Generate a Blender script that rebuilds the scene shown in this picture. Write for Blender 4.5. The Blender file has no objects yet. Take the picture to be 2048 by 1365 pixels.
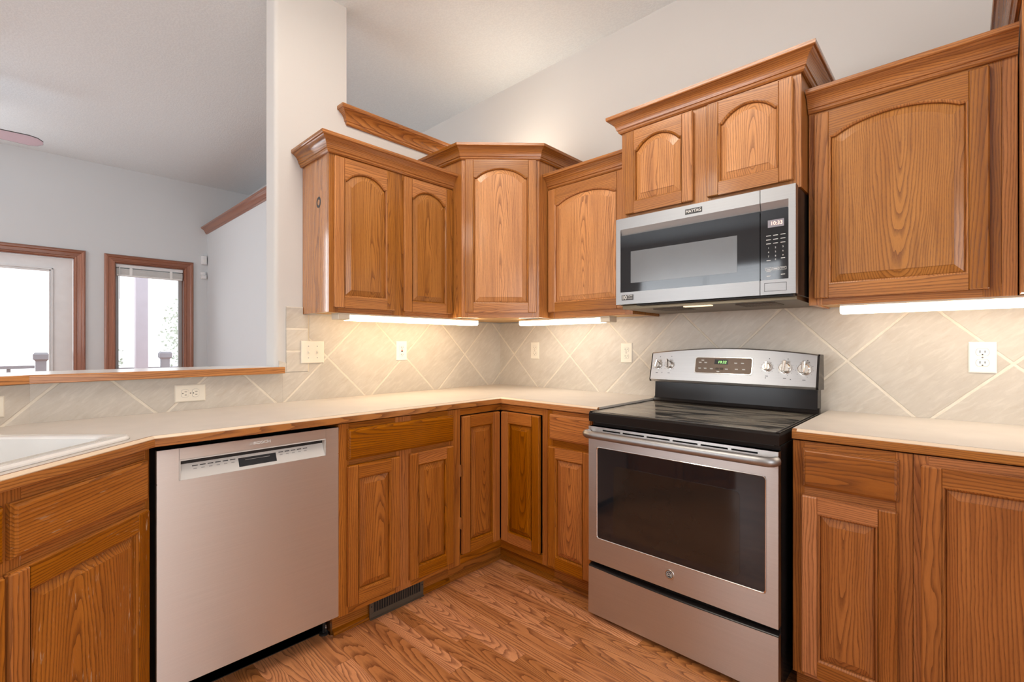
import bpy, bmesh, math, random
from mathutils import Vector, Matrix
random.seed(7)
R = math.radians
scn = bpy.context.scene
COL = scn.collection

# ------------------------------------------------------------------ camera
cam_d = bpy.data.cameras.new('camera')
cam = bpy.data.objects.new('camera', cam_d)
COL.objects.link(cam)
cam.location = (2.4421, -2.4541, 1.1983)
cam.rotation_euler = (R(90), 0, R(43.6317))
cam_d.sensor_width = 36.0
cam_d.lens = 36.0 * 945.9 / 2048.0
cam_d.shift_x = (1024 - 1020.5) / 2048.0
cam_d.shift_y = (690.3 - 682.5) / 2048.0
cam_d.clip_start = 0.02
scn.camera = cam

# ------------------------------------------------------------------ world, exposure
scn.view_settings.view_transform = 'Standard'
scn.view_settings.look = 'None'
scn.view_settings.exposure = 0.10
scn.view_settings.gamma = 1.0
scn.view_settings.use_curve_mapping = False
world = bpy.data.worlds.new('world')
scn.world = world
world.use_nodes = True
wn = world.node_tree
wn.nodes['Background'].inputs['Color'].default_value = (0.93, 0.965, 1.0, 1)
wn.nodes['Background'].inputs['Strength'].default_value = 2.3


def area(name, loc, target, sx, sy, power, col):
    d = bpy.data.lights.new(name, 'AREA')
    d.shape = 'RECTANGLE'
    d.size, d.size_y, d.energy, d.color = sx, sy, power, col
    o = bpy.data.objects.new(name, d)
    COL.objects.link(o)
    o.location = loc
    o.rotation_euler = (Vector(target) - Vector(loc)).to_track_quat('-Z', 'Y').to_euler()
    return o


# daylight entering through window openings behind and beside the camera, the right-hand one added
COOL = (0.90, 0.95, 1.0)
area('daylight_dining_window', (-0.7, -6.42, 1.75), (-0.7, 0, 2.9), 2.3, 1.5, 58, COOL)
area('fill_right_window', (4.52, -3.0, 1.5), (0, -2.6, 2.4), 2.6, 1.9, 26, (0.97, 0.98, 1.0))  # fill light from an added window on the unseen right wall
area('daylight_tall_window', (-3.90, -3.545, 1.575), (0, -3.2, 2.0), 0.64, 2.4, 33, COOL)

# ------------------------------------------------------------------ node helpers


class NT:
    def __init__(s, name):
        s.m = bpy.data.materials.new(name)
        s.m.use_nodes = True
        s.t = s.m.node_tree
        s.b = s.t.nodes['Principled BSDF']

    def n(s, typ, **kw):
        nd = s.t.nodes.new(typ)
        for k, v in kw.items():
            setattr(nd, k, v)
        return nd

    def put(s, sock, v):
        if v is None:
            return
        if isinstance(v, (int, float, tuple, list)):
            sock.default_value = v
        else:
            s.t.links.new(v, sock)

    def math(s, op, a, b=None, c=None, clamp=False):
        nd = s.n('ShaderNodeMath', operation=op)
        nd.use_clamp = clamp
        s.put(nd.inputs[0], a)
        s.put(nd.inputs[1], b)
        s.put(nd.inputs[2], c)
        return nd.outputs[0]

    def vmath(s, op, a, b=None):
        nd = s.n('ShaderNodeVectorMath', operation=op)
        s.put(nd.inputs[0], a)
        s.put(nd.inputs[1], b)
        return nd.outputs[0]

    def xyz(s, a, b, c):
        nd = s.n('ShaderNodeCombineXYZ')
        s.put(nd.inputs[0], a)
        s.put(nd.inputs[1], b)
        s.put(nd.inputs[2], c)
        return nd.outputs[0]

    def sep(s, v):
        nd = s.n('ShaderNodeSeparateXYZ')
        s.put(nd.inputs[0], v)
        return nd.outputs

    def noise(s, vec, scale=1.0, detail=2.0, rough=0.5, dist=0.0):
        nd = s.n('ShaderNodeTexNoise')
        s.put(nd.inputs['Vector'], vec)
        nd.inputs['Scale'].default_value = scale
        nd.inputs['Detail'].default_value = detail
        nd.inputs['Roughness'].default_value = rough
        nd.inputs['Distortion'].default_value = dist
        return nd.outputs['Fac']

    def ramp(s, fac, stops, interp='LINEAR'):
        nd = s.n('ShaderNodeValToRGB')
        nd.color_ramp.interpolation = interp
        el = nd.color_ramp.elements
        while len(el) < len(stops):
            el.new(0.5)
        for e, (p, c) in zip(el, stops):
            e.position = p
            e.color = c if len(c) == 4 else (*c, 1)
        s.put(nd.inputs['Fac'], fac)
        return nd.outputs['Color']

    def mix(s, fac, a, b, blend='MIX'):
        nd = s.n('ShaderNodeMix', data_type='RGBA', blend_type=blend)
        s.put(nd.inputs['Factor'], fac)
        s.put(nd.inputs['A'], a if not isinstance(a, tuple) or len(a) == 4 else (*a, 1))
        s.put(nd.inputs['B'], b if not isinstance(b, tuple) or len(b) == 4 else (*b, 1))
        for o in nd.outputs:
            if o.type == 'RGBA':
                return o

    def rng(s, v, a, b, c, d):
        nd = s.n('ShaderNodeMapRange')
        s.put(nd.inputs[0], v)
        for i, x in enumerate((a, b, c, d)):
            nd.inputs[1 + i].default_value = x
        return nd.outputs[0]

    def attr(s, name):
        return s.n('ShaderNodeAttribute', attribute_name=name)

    def bump(s, h, strength, dist=0.002):
        nd = s.n('ShaderNodeBump')
        s.put(nd.inputs['Height'], h)
        nd.inputs['Strength'].default_value = strength
        nd.inputs['Distance'].default_value = dist
        s.t.links.new(nd.outputs[0], s.b.inputs['Normal'])

    def set(s, **kw):
        names = {'col': 'Base Color', 'rough': 'Roughness', 'metal': 'Metallic', 'spec': 'Specular IOR Level', 'coat': 'Coat Weight',
                 'crough': 'Coat Roughness', 'em': 'Emission Color', 'es': 'Emission Strength', 'trans': 'Transmission Weight', 'ior': 'IOR',
                 'aniso': 'Anisotropic', 'arot': 'Anisotropic Rotation', 'alpha': 'Alpha', 'tan': 'Tangent'}
        for k, v in kw.items():
            if isinstance(v, tuple) and len(v) == 3:
                v = (*v, 1)
            s.put(s.b.inputs[names[k]], v)
        return s


def plain(name, col, rough=0.5, **kw):
    m = NT(name)
    # slight procedural variation so that no surface is perfectly uniform
    tc = m.n('ShaderNodeTexCoord')
    f = m.noise(tc.outputs['Object'], 9.0, 3.0)
    c = m.mix(m.rng(f, 0.3, 0.7, 0.0, 1.0), tuple(x * 0.96 for x in col), tuple(min(1, x * 1.03) for x in col))
    m.set(col=c, rough=rough, **kw)
    return m.m


def wood_nodes(m, u, v, w, tone, light, mid, dark, freq=150.0, rough=0.32):
    """oak: rings cut by the board (u along grain, v across, w into the tree)"""
    p1 = m.xyz(m.math('MULTIPLY', u, 1.6), m.math('MULTIPLY', v, 9.0), m.math('MULTIPLY', w, 9.0))
    warp = m.math('SUBTRACT', m.noise(p1, 1.0, 3.0, 0.55), 0.5)
    p2 = m.xyz(m.math('MULTIPLY', u, 9.0), m.math('MULTIPLY', v, 60.0), m.math('MULTIPLY', w, 60.0))
    warp2 = m.math('SUBTRACT', m.noise(p2, 1.0, 2.0), 0.5)
    vv = m.math('MULTIPLY_ADD', warp, 0.048, v)
    ww = m.math('MULTIPLY_ADD', warp, 0.036, w)
    r = m.math('SQRT', m.math('ADD', m.math('MULTIPLY', vv, vv), m.math('MULTIPLY', ww, ww)))
    r = m.math('MULTIPLY_ADD', warp2, 0.0034, r)
    p5 = m.xyz(m.math('MULTIPLY', u, 0.5), m.math('MULTIPLY', v, 11.0), m.math('MULTIPLY', w, 11.0))
    r = m.math('MULTIPLY_ADD', m.math('SUBTRACT', m.noise(p5, 1.0, 1.0), 0.5), 0.045, r)
    ring = m.math('FRACT', m.math('MULTIPLY', r, freq))
    # porous early wood at the start of every ring
    early = m.rng(ring, 0.0, 0.50, 1.0, 0.0)
    early = m.math('MULTIPLY', early, m.rng(ring, 0.94, 1.0, 1.0, 0.55))
    pp = m.xyz(m.math('MULTIPLY', u, 26.0), m.math('MULTIPLY', v, 900.0), m.math('MULTIPLY', w, 900.0))
    pores = m.rng(m.noise(pp, 1.0, 2.0, 0.6), 0.50, 0.68, 0.0, 1.0)
    pm = m.math('MULTIPLY', pores, m.math('MULTIPLY_ADD', early, 0.75, 0.22))
    p3 = m.xyz(m.math('MULTIPLY', u, 1.1), m.math('MULTIPLY', v, 14.0), m.math('MULTIPLY', w, 14.0))
    broad = m.rng(m.noise(p3, 1.0, 3.0), 0.3, 0.72, 0.0, 1.0)
    c = m.mix(broad, light, mid)
    p4 = m.xyz(m.math('MULTIPLY', u, 0.7), m.math('MULTIPLY', v, 46.0), m.math('MULTIPLY', w, 46.0))
    c = m.mix(m.rng(m.noise(p4, 1.0, 2.0), 0.50, 0.74, 0.0, 0.42), c, dark)
    c = m.mix(m.math('MULTIPLY', early, 0.70), c, dark)
    c = m.mix(m.math('MULTIPLY', pm, 0.72), c, tuple(x * 0.72 for x in dark))
    # board to board tone
    hs = m.n('ShaderNodeHueSaturation')
    m.put(hs.inputs['Color'], c)
    m.put(hs.inputs['Value'], m.math('MULTIPLY_ADD', tone, 0.42, 0.80))
    m.put(hs.inputs['Saturation'], m.math('MULTIPLY_ADD', tone, -0.10, 1.03))
    m.set(col=hs.outputs[0], rough=m.math('MULTIPLY_ADD', pm, 0.12, rough), spec=0.4)
    m.bump(m.math('MULTIPLY', m.math('ADD', pm, m.math('MULTIPLY', early, 0.3)), -1.0), 0.22, 0.0012)


def oak(name, light, mid, dark, rough=0.3, coat=0.38, freq=135.0, worn=0.0, spec=0.4):
    m = NT(name)
    g = m.sep(m.attr('grain').outputs['Vector'])
    wood_nodes(m, g[0], g[1], g[2], m.attr('tone').outputs['Fac'], light, mid, dark, freq, rough)
    if worn:
        # finish rubbed through along the grain, and a few chips
        base = m.b.inputs['Base Color'].links[0].from_socket
        q = m.xyz(m.math('MULTIPLY', g[0], 14.0), m.math('MULTIPLY', g[1], 150.0), m.math('MULTIPLY', g[2], 150.0))
        sc = m.rng(m.noise(q, 1.0, 3.0, 0.6), 0.62, 0.70, 0.0, 1.0)
        ar = m.rng(m.noise(m.xyz(g[0], g[1], g[2]), 7.0, 2.0), 0.48, 0.66, 0.0, 1.0)
        m.set(col=m.mix(m.math('MULTIPLY', m.math('MULTIPLY', sc, ar), worn), base, (0.62, 0.46, 0.30)))
    m.set(coat=coat, crough=0.13, spec=spec)
    return m.m


M = {}
M['oak'] = oak('honey_oak', (0.53, 0.212, 0.044), (0.43, 0.156, 0.028), (0.155, 0.043, 0.008))
M['oak_panel'] = oak('honey_oak_panel', (0.62, 0.272, 0.074), (0.51, 0.205, 0.049), (0.20, 0.062, 0.014))
M['oak_base'] = oak('oak_low_light', (0.49, 0.163, 0.014), (0.37, 0.110, 0.008), (0.125, 0.030, 0.003), coat=0.10, spec=0.22)  # honey oak darkened and warmed to paint the dimmer light low down
M['oak_base_right'] = oak('oak_low_light_right', (0.46, 0.165, 0.040), (0.36, 0.117, 0.025), (0.135, 0.037, 0.008), coat=0.15, spec=0.28)  # same oak, lower light right of the range put into its colour
M['oak_worn'] = oak('worn_oak_low_light', (0.49, 0.170, 0.014), (0.38, 0.117, 0.008), (0.130, 0.033, 0.003), worn=0.8, coat=0.10, spec=0.22)  # rubbed finish is real wear; base colour darkened for the low light
M['oak_gloss'] = oak('glossy_oak_veneer', (0.58, 0.235, 0.060), (0.46, 0.170, 0.038), (0.20, 0.060, 0.013), rough=0.2, coat=1.0)
M['oak_trim'] = oak('honey_oak_moulding', (0.45, 0.166, 0.024), (0.35, 0.117, 0.014), (0.125, 0.031, 0.005), rough=0.22, coat=0.45)
M['oak_red'] = oak('red_stained_oak', (0.42, 0.165, 0.085), (0.32, 0.115, 0.06), (0.15, 0.05, 0.028), rough=0.3)
M['oak_pale'] = oak('pale_oak_ply', (0.72, 0.47, 0.22), (0.66, 0.40, 0.17), (0.50, 0.27, 0.10), rough=0.5, coat=0.0)
M['laminate_band'] = plain('bevelled_laminate_edge', (0.78, 0.62, 0.45), 0.4)


def mk_floor():
    m = NT('oak_strip_floor')
    p = m.sep(m.n('ShaderNodeTexCoord').outputs['Object'])
    W, L = 0.068, 0.62
    row = m.math('FLOOR', m.math('DIVIDE', p[1], W))
    vr = m.math('SUBTRACT', m.math('FRACT', m.math('DIVIDE', p[1], W)), 0.5)
    wn1 = m.n('ShaderNodeTexWhiteNoise', noise_dimensions='1D')
    m.put(wn1.inputs['W'], row)
    us = m.math('ADD', m.math('DIVIDE', p[0], L), m.math('MULTIPLY', wn1.outputs['Value'], 7.0))
    col = m.math('FLOOR', us)
    ur = m.math('SUBTRACT', m.math('FRACT', us), 0.5)
    wn2 = m.n('ShaderNodeTexWhiteNoise', noise_dimensions='2D')
    m.put(wn2.inputs['Vector'], m.xyz(row, col, 0.0))
    rc = m.sep(wn2.outputs['Color'])
    ul = m.math('MULTIPLY', ur, L)
    u = m.math('MULTIPLY_ADD', rc[0], 37.0, ul)
    v = m.math('ADD', m.math('MULTIPLY', vr, W), m.math('MULTIPLY', m.math('SUBTRACT', rc[1], 0.5), 0.07))
    w = m.math('ADD', m.math('MULTIPLY_ADD', rc[2], 0.04, 0.03), m.math('MULTIPLY', ul, m.math('MULTIPLY', m.math('SUBTRACT', rc[0], 0.5), 0.22)))
    wood_nodes(m, u, v, w, wn2.outputs['Value'], (0.68, 0.285, 0.105), (0.56, 0.215, 0.072), (0.165, 0.044, 0.016), 165.0, 0.28)
    base = m.b.inputs['Base Color'].links[0].from_socket
    ev = m.rng(m.math('ABSOLUTE', vr), 0.485, 0.5, 0.0, 1.0)
    eu = m.rng(m.math('ABSOLUTE', ur), 0.4975, 0.5, 0.0, 1.0)
    e = m.math('MULTIPLY', m.math('MAXIMUM', ev, eu), 0.55)
    m.set(col=m.mix(e, base, (0.10, 0.035, 0.016)))
    return m.m


M['floor'] = mk_floor()


def wallpaint(name, col, bump=0.05, scale=220.0, strength_col=0.02):
    m = NT(name)
    o = m.n('ShaderNodeTexCoord').outputs['Object']
    f = m.noise(o, scale, 3.0, 0.6)
    lo = m.noise(o, 1.3, 2.0)
    c = m.mix(m.rng(lo, 0.3, 0.7, 0, 1), tuple(x * (1 - strength_col) for x in col), col)
    m.set(col=c, rough=0.85, spec=0.25)
    m.bump(f, bump, 0.004)
    return m.m


M['paint'] = wallpaint('warm_grey_wall_paint', (0.635, 0.612, 0.588))
M['paint_cool'] = wallpaint('pale_grey_wall_paint', (0.69, 0.71, 0.725))


def mk_ceiling():
    m = NT('orange_peel_ceiling')
    o = m.n('ShaderNodeTexCoord').outputs['Object']
    f = m.noise(o, 85.0, 4.0, 0.65)
    h = m.rng(f, 0.42, 0.58, 0.0, 1.0)
    c = m.mix(h, (0.80, 0.865, 0.895), (0.84, 0.905, 0.93))
    m.set(col=c, rough=0.9, spec=0.2)
    m.bump(h, 0.16, 0.004)
    return m.m


M['ceiling'] = mk_ceiling()


def mk_tile(name, axis, s0, z0, P, kind='diamond', pitch=0.112, zoff=0.0):
    """stone-look ceramic tile set on the diagonal (or as a straight border) with cream grout"""
    m = NT(name)
    p = m.sep(m.n('ShaderNodeTexCoord').outputs['Object'])
    s = m.math('SUBTRACT', p[axis], s0)
    z = m.math('SUBTRACT', p[2], z0)
    if kind == 'diamond':
        a = m.math('DIVIDE', m.math('ADD', s, z), P)
        b = m.math('DIVIDE', m.math('SUBTRACT', s, z), P)
        half = P / math.sqrt(2)
    else:
        a = m.math('DIVIDE', m.math('SUBTRACT', z, zoff), pitch)
        b = m.math('MULTIPLY', s, 0.0)
        b = m.math('ADD', b, 0.5)
        half = pitch

    def line(q):
        f = m.math('ABSOLUTE', m.math('SUBTRACT', m.math('FRACT', m.math('ADD', q, 0.5)), 0.5))
        return m.math('MULTIPLY', f, half)
    d = m.math('MINIMUM', line(a), line(b))
    wob = m.math('MULTIPLY', m.math('SUBTRACT', m.noise(m.xyz(s, z, 0.0), 30.0, 2.0), 0.5), 0.003)
    d = m.math('ADD', d, wob)
    tile = m.rng(d, 0.0036, 0.0060, 0.0, 1.0)
    ida = m.math('FLOOR', m.math('ADD', a, 0.5) if False else a)
    idb = m.math('FLOOR', b)
    wn_ = m.n('ShaderNodeTexWhiteNoise', noise_dimensions='2D')
    m.put(wn_.inputs['Vector'], m.xyz(ida, idb, 0.0))
    off = m.vmath('SCALE', wn_.outputs['Color'])
    off.node.inputs['Scale'].default_value = 9.0
    q = m.vmath('ADD', m.xyz(s, z, 0.0), off)
    # diagonal stone streaks
    rot = m.n('ShaderNodeMapping')
    rot.inputs['Rotation'].default_value = (0, 0, R(-38))
    m.put(rot.inputs['Vector'], q)
    scl = m.n('ShaderNodeMapping')
    scl.inputs['Scale'].default_value = (14.0, 62.0, 1.0)
    m.put(scl.inputs['Vector'], rot.outputs[0])
    st = m.noise(scl.outputs[0], 1.0, 5.0, 0.62, 0.6)
    cl = m.noise(q, 7.0, 4.0, 0.6, 0.6)
    c1 = m.mix(m.rng(cl, 0.32, 0.70, 0, 1), (0.53, 0.482, 0.420), (0.59, 0.543, 0.478))
    c2 = m.mix(m.rng(st, 0.50, 0.70, 0, 0.65), c1, (0.66, 0.61, 0.54))
    c3 = m.mix(m.rng(st, 0.28, 0.44, 0.40, 0.0), c2, (0.47, 0.39, 0.30))
    hs = m.n('ShaderNodeHueSaturation')
    m.put(hs.inputs['Color'], c3)
    m.put(hs.inputs['Value'], m.math('MULTIPLY_ADD', wn_.outputs['Value'], 0.10, 0.95))
    gr = m.mix(m.rng(m.noise(q, 40.0, 3.0), 0.3, 0.7, 0, 1), (0.69, 0.625, 0.525), (0.76, 0.70, 0.60))
    c = m.mix(tile, gr, hs.outputs[0])
    m.set(col=c, rough=m.rng(tile, 0, 1, 0.75, 0.38), spec=0.45)
    h = m.math('ADD', m.math('MULTIPLY', tile, 1.0), m.math('MULTIPLY', st, 0.18))
    m.bump(h, 0.55, 0.003)
    return m.m


M['counter'] = plain('cream_laminate', (0.60, 0.545, 0.490), 0.42, spec=0.45)
M['ledge_top'] = plain('pale_laminate_ledge', (0.74, 0.72, 0.70), 0.22, spec=0.5)
M['white'] = plain('white_paint', (0.82, 0.83, 0.84), 0.4)
M['porcelain'] = plain('white_porcelain', (0.80, 0.79, 0.77), 0.12, coat=0.6)
M['plate'] = plain('ivory_plastic', (0.80, 0.745, 0.64), 0.3)
M['plate_white'] = plain('white_plastic', (0.84, 0.82, 0.78), 0.3)
M['slot'] = plain('dark_slot', (0.03, 0.025, 0.02), 0.6)
M['red'] = plain('red_button', (0.45, 0.06, 0.03), 0.5)
M['black'] = plain('black_enamel', (0.016, 0.013, 0.012), 0.16, spec=0.22)
M['black_matte'] = plain('matt_black', (0.012, 0.011, 0.010), 0.6)
M['black_glass'] = plain('black_glass', (0.012, 0.013, 0.016), 0.05, spec=0.7)
M['chrome'] = plain('chrome', (0.80, 0.78, 0.75), 0.12, metal=1.0)
M['grey_panel'] = plain('light_grey_plastic', (0.66, 0.65, 0.62), 0.35)
M['dark_print'] = plain('dark_print', (0.05, 0.05, 0.05), 0.5)
M['grey_print'] = plain('grey_print', (0.36, 0.36, 0.35), 0.5)
M['white_print'] = plain('white_print', (0.75, 0.75, 0.72), 0.5)
M['vent'] = plain('bronze_grey_vent', (0.10, 0.075, 0.052), 0.45)
M['interior_shade'] = plain('cabinet_interior_shade', (0.02, 0.012, 0.008), 0.8)  # near black, stands for the shade inside the base cabinets
M['fixture'] = plain('beige_fixture_metal', (0.66, 0.58, 0.46), 0.4)
M['window_reflection'] = plain('grey_window_reflection', (0.16, 0.17, 0.18), 0.16, spec=0.7)  # grey paints the reflection in the microwave window
M['oven_inner'] = plain('smoked_oven_window', (0.022, 0.017, 0.014), 0.08, spec=0.6)
M['panel_brown'] = plain('bronze_control_panel', (0.17, 0.125, 0.095), 0.3, metal=0.6)
M['fan'] = plain('whitewashed_fan_blade', (0.66, 0.56, 0.66), 0.4)
M['blind'] = plain('off_white_blind', (0.86, 0.86, 0.84), 0.5)
M['alu'] = plain('grey_window_frame', (0.42, 0.43, 0.44), 0.4)
M['post'] = plain('pale_deck_paint', (0.50, 0.46, 0.52), 0.6)
M['post_dark'] = plain('weathered_deck_wood', (0.30, 0.29, 0.32), 0.6)
M['deck'] = plain('bleached_decking', (0.55, 0.53, 0.52), 0.7)
M['leaf'] = plain('pale_leaf', (0.50, 0.54, 0.46), 0.6)
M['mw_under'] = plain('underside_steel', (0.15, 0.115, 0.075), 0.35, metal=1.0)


def steel(name, col, rough=0.27, aniso=0.6):
    """stainless brushed horizontally: reflections smear vertically"""
    m = NT(name)
    o = m.n('ShaderNodeTexCoord').outputs['Object']
    mp = m.n('ShaderNodeMapping')
    mp.inputs['Scale'].default_value = (3.0, 420.0, 420.0)
    m.put(mp.inputs['Vector'], o)
    f = m.noise(mp.outputs[0], 1.0, 2.0)
    lo = m.noise(o, 1.6, 2.0, 0.5, 0.4)
    c = m.mix(m.rng(f, 0.3, 0.7, 0, 1), tuple(x * 0.95 for x in col), col)
    m.set(col=c, metal=1.0, rough=m.rng(lo, 0.3, 0.7, rough - 0.015, rough + 0.02), aniso=aniso)
    m.t.links.new(m.xyz(0.0, 0.0, 1.0), m.b.inputs['Tangent'])
    return m.m


M['steel'] = steel('brushed_stainless', (0.63, 0.615, 0.60), 0.36, 0.8)
M['steel_v'] = steel('brushed_stainless_dishwasher', (0.80, 0.785, 0.77), 0.42, 0.9)
M['steel_light'] = steel('satin_stainless', (0.40, 0.40, 0.40), 0.42, 0.3)


def emit(name, col, strength):
    m = NT(name)
    m.set(col=(0.8, 0.8, 0.8), em=col, es=strength, rough=0.5)
    return m.m


M['tube_warm'] = emit('warm_fluorescent_lens', (1.0, 0.78, 0.50), 14.0)
M['tube_white'] = emit('white_fluorescent_lens', (1.0, 0.91, 0.77), 10.5)
M['lamp'] = emit('ceiling_lamp_glass', (1.0, 0.86, 0.68), 9.0)
M['box_lens'] = emit('ceiling_box_lens', (1.0, 0.90, 0.78), 10.5)
M['led_green'] = emit('green_clock_digits', (0.25, 1.0, 0.10), 1.5)
M['led_orange'] = emit('orange_clock_digits', (1.0, 0.36, 0.18), 1.3)
M['lcd'] = plain('grey_clock_display', (0.30, 0.29, 0.33), 0.2)


def mk_glass():
    m = NT('clear_window_glass')
    t = m.t
    out = t.nodes['Material Output']
    tr = m.n('ShaderNodeBsdfTransparent')
    gl = m.n('ShaderNodeBsdfGlossy')
    gl.inputs['Roughness'].default_value = 0.02
    mx = m.n('ShaderNodeMixShader')
    fr = m.n('ShaderNodeFresnel')
    fr.inputs['IOR'].default_value = 1.45
    t.links.new(fr.outputs[0], mx.inputs[0])
    t.links.new(tr.outputs[0], mx.inputs[1])
    t.links.new(gl.outputs[0], mx.inputs[2])
    t.links.new(mx.outputs[0], out.inputs['Surface'])
    return m.m


M['glass'] = mk_glass()


def mk_cooktop():
    """black ceramic hob with wiped grey smears"""
    m = NT('smeared_ceramic_hob')
    o = m.n('ShaderNodeTexCoord').outputs['Object']
    p = m.sep(o)
    mp = m.n('ShaderNodeMapping')
    mp.inputs['Rotation'].default_value = (0, 0, R(12))
    mp.inputs['Scale'].default_value = (2.2, 6.5, 1.0)
    m.put(mp.inputs['Vector'], o)
    f = m.noise(mp.outputs[0], 1.0, 3.0, 0.5, 2.6)
    fine = m.noise(o, 260.0, 2.0)
    sm = m.rng(f, 0.40, 0.58, 0.0, 1.0)
    c = m.mix(sm, (0.030, 0.028, 0.025), (0.25, 0.225, 0.185))
    c = m.mix(m.rng(fine, 0.5, 0.8, 0, 0.35), c, (0.19, 0.17, 0.14))
    m.set(col=c, rough=m.rng(sm, 0, 1, 0.10, 0.22), spec=0.7)
    return m.m


M['hob'] = mk_cooktop()

# ------------------------------------------------------------------ mesh helpers


def rnd(a, b):
    return random.uniform(a, b)


class MB:
    def __init__(s):
        s.bm = bmesh.new()
        s.g = s.bm.verts.layers.float_vector.new('grain')
        s.t = s.bm.verts.layers.float.new('tone')

    def board(s, g='z', u0=0.0):
        """random cut of a board, returns a function co -> grain vector"""
        d = dict(off=rnd(0, 40), v0=random.choice((-1, 1)) * rnd(0.03, 0.16), w0=rnd(0.01, 0.07), k=random.choice((-1, 1)) * rnd(0.015, 0.07), tone=rnd(0, 1))
        gi = 'xyz'.index(g)
        oth = [i for i in range(3) if i != gi]
        if g == 'x':
            oth = [2, 1]

        def f(co, c0, d=d):
            u = co[gi] - c0[gi]
            return Vector((u + d['off'], co[oth[0]] - c0[oth[0]] + d['v0'], co[oth[1]] - c0[oth[1]] + d['w0'] + d['k'] * u))
        f.d = d
        return f

    def setg(s, verts, fn, c0):
        for v in verts:
            v[s.g] = fn(v.co, c0)
            v[s.t] = fn.d['tone']

    def box(s, x0, x1, y0, y1, z0, z1, g='z', bev=0.0, fn=None, mat=None, seg=1):
        b2 = bmesh.new()
        bmesh.ops.create_cube(b2, size=1.0)
        cx, cy, cz = (x0 + x1) / 2, (y0 + y1) / 2, (z0 + z1) / 2
        for v in b2.verts:
            v.co = Vector((cx + v.co.x * (x1 - x0), cy + v.co.y * (y1 - y0), cz + v.co.z * (z1 - z0)))
        if bev > 0:
            bmesh.ops.bevel(b2, geom=b2.edges[:], offset=bev, segments=seg, affect='EDGES', profile=0.6)
        s.absorb(b2, g, fn, (cx, cy, cz), mat)

    def absorb(s, b2, g='z', fn=None, c0=None, mat=None):
        fn = fn or s.board(g)
        if c0 is None:
            vs = [v.co for v in b2.verts]
            c0 = [(min(c[i] for c in vs) + max(c[i] for c in vs)) / 2 for i in range(3)]
        vmap = {}
        for v in b2.verts:
            nv = s.bm.verts.new(v.co if mat is None else mat @ v.co)
            nv[s.g] = fn(v.co, c0)
            nv[s.t] = fn.d['tone']
            vmap[v] = nv
        for f in b2.faces:
            s.bm.faces.new([vmap[v] for v in f.verts])
        b2.free()

    def prism(s, pts, y0, y1, axis='y', g='x', fn=None, bev=0.0, mat=None):
        """closed polygon extruded along an axis; pts are the other two coordinates in xyz order"""
        b2 = bmesh.new()

        def co(p, t):
            if axis == 'y':
                return (p[0], t, p[1])
            if axis == 'z':
                return (p[0], p[1], t)
            return (t, p[0], p[1])
        a = [b2.verts.new(co(p, y0)) for p in pts]
        b = [b2.verts.new(co(p, y1)) for p in pts]
        n = len(pts)
        b2.faces.new(a)
        b2.faces.new(b[::-1])
        for i in range(n):
            b2.faces.new([a[i], b[i], b[(i + 1) % n], a[(i + 1) % n]])
        if bev > 0:
            bmesh.ops.bevel(b2, geom=b2.edges[:], offset=bev, segments=1, affect='EDGES')
        s.absorb(b2, g, fn, None, mat)

    def loops(s, rings, closed=True, cap=False, g='z', fn=None, c0=None):
        """skin a list of equal-length rings of points"""
        b2 = bmesh.new()
        vr = [[b2.verts.new(p) for p in r] for r in rings]
        n = len(rings[0])
        for i in range(len(vr) - 1):
            for j in range(n if closed else n - 1):
                k = (j + 1) % n
                b2.faces.new([vr[i][j], vr[i][k], vr[i + 1][k], vr[i + 1][j]])
        if cap:
            b2.faces.new(vr[-1])
        s.absorb(b2, g, fn, c0)

    def sweep(s, path, prof, closed_prof=True, cap=True):
        """moulding: prof = [(out, z)], out measured to the RIGHT of the path direction; mitred corners; grain along the path"""
        n = len(path)
        P = [Vector((p[0], p[1], 0)) for p in path]
        z0 = path[0][2] if len(path[0]) > 2 else 0.0
        nrm = []
        for i in range(n - 1):
            d = (P[i + 1] - P[i]).normalized()
            nrm.append(Vector((d.y, -d.x, 0)))
        arc = [0.0]
        for i in range(1, len(prof)):
            arc.append(arc[-1] + math.hypot(prof[i][0] - prof[i - 1][0], prof[i][1] - prof[i - 1][1]))
        for i in range(n - 1):
            fn = s.board('x')
            d_ = fn.d
            L = (P[i + 1] - P[i]).length
            rows = []
            for e, pt in ((i, P[i]), (i + 1, P[i + 1])):
                na = nrm[i]
                if 0 < e < n - 1:
                    nb = nrm[e] if e == i + 1 else nrm[e - 1]
                    mv = (na + nb)
                    mv = mv / (mv.length_squared / 2)
                else:
                    mv = na
                u = 0 if e == i else L
                row = []
                for (o, z), a in zip(prof, arc):
                    v = s.bm.verts.new(pt + mv * o + Vector((0, 0, z0 + z)))
                    v[s.g] = Vector((u + d_['off'], a + d_['v0'], d_['w0'] + d_['k'] * (u - L / 2)))
                    v[s.t] = d_['tone']
                    row.append(v)
                rows.append(row)
            m_ = len(prof)
            for j in range(m_ if closed_prof else m_ - 1):
                k = (j + 1) % m_
                s.bm.faces.new([rows[0][j], rows[0][k], rows[1][k], rows[1][j]])
            if cap and closed_prof:
                if i == 0:
                    s.bm.faces.new(rows[0])
                if i == n - 2:
                    s.bm.faces.new(rows[1][::-1])

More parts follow.
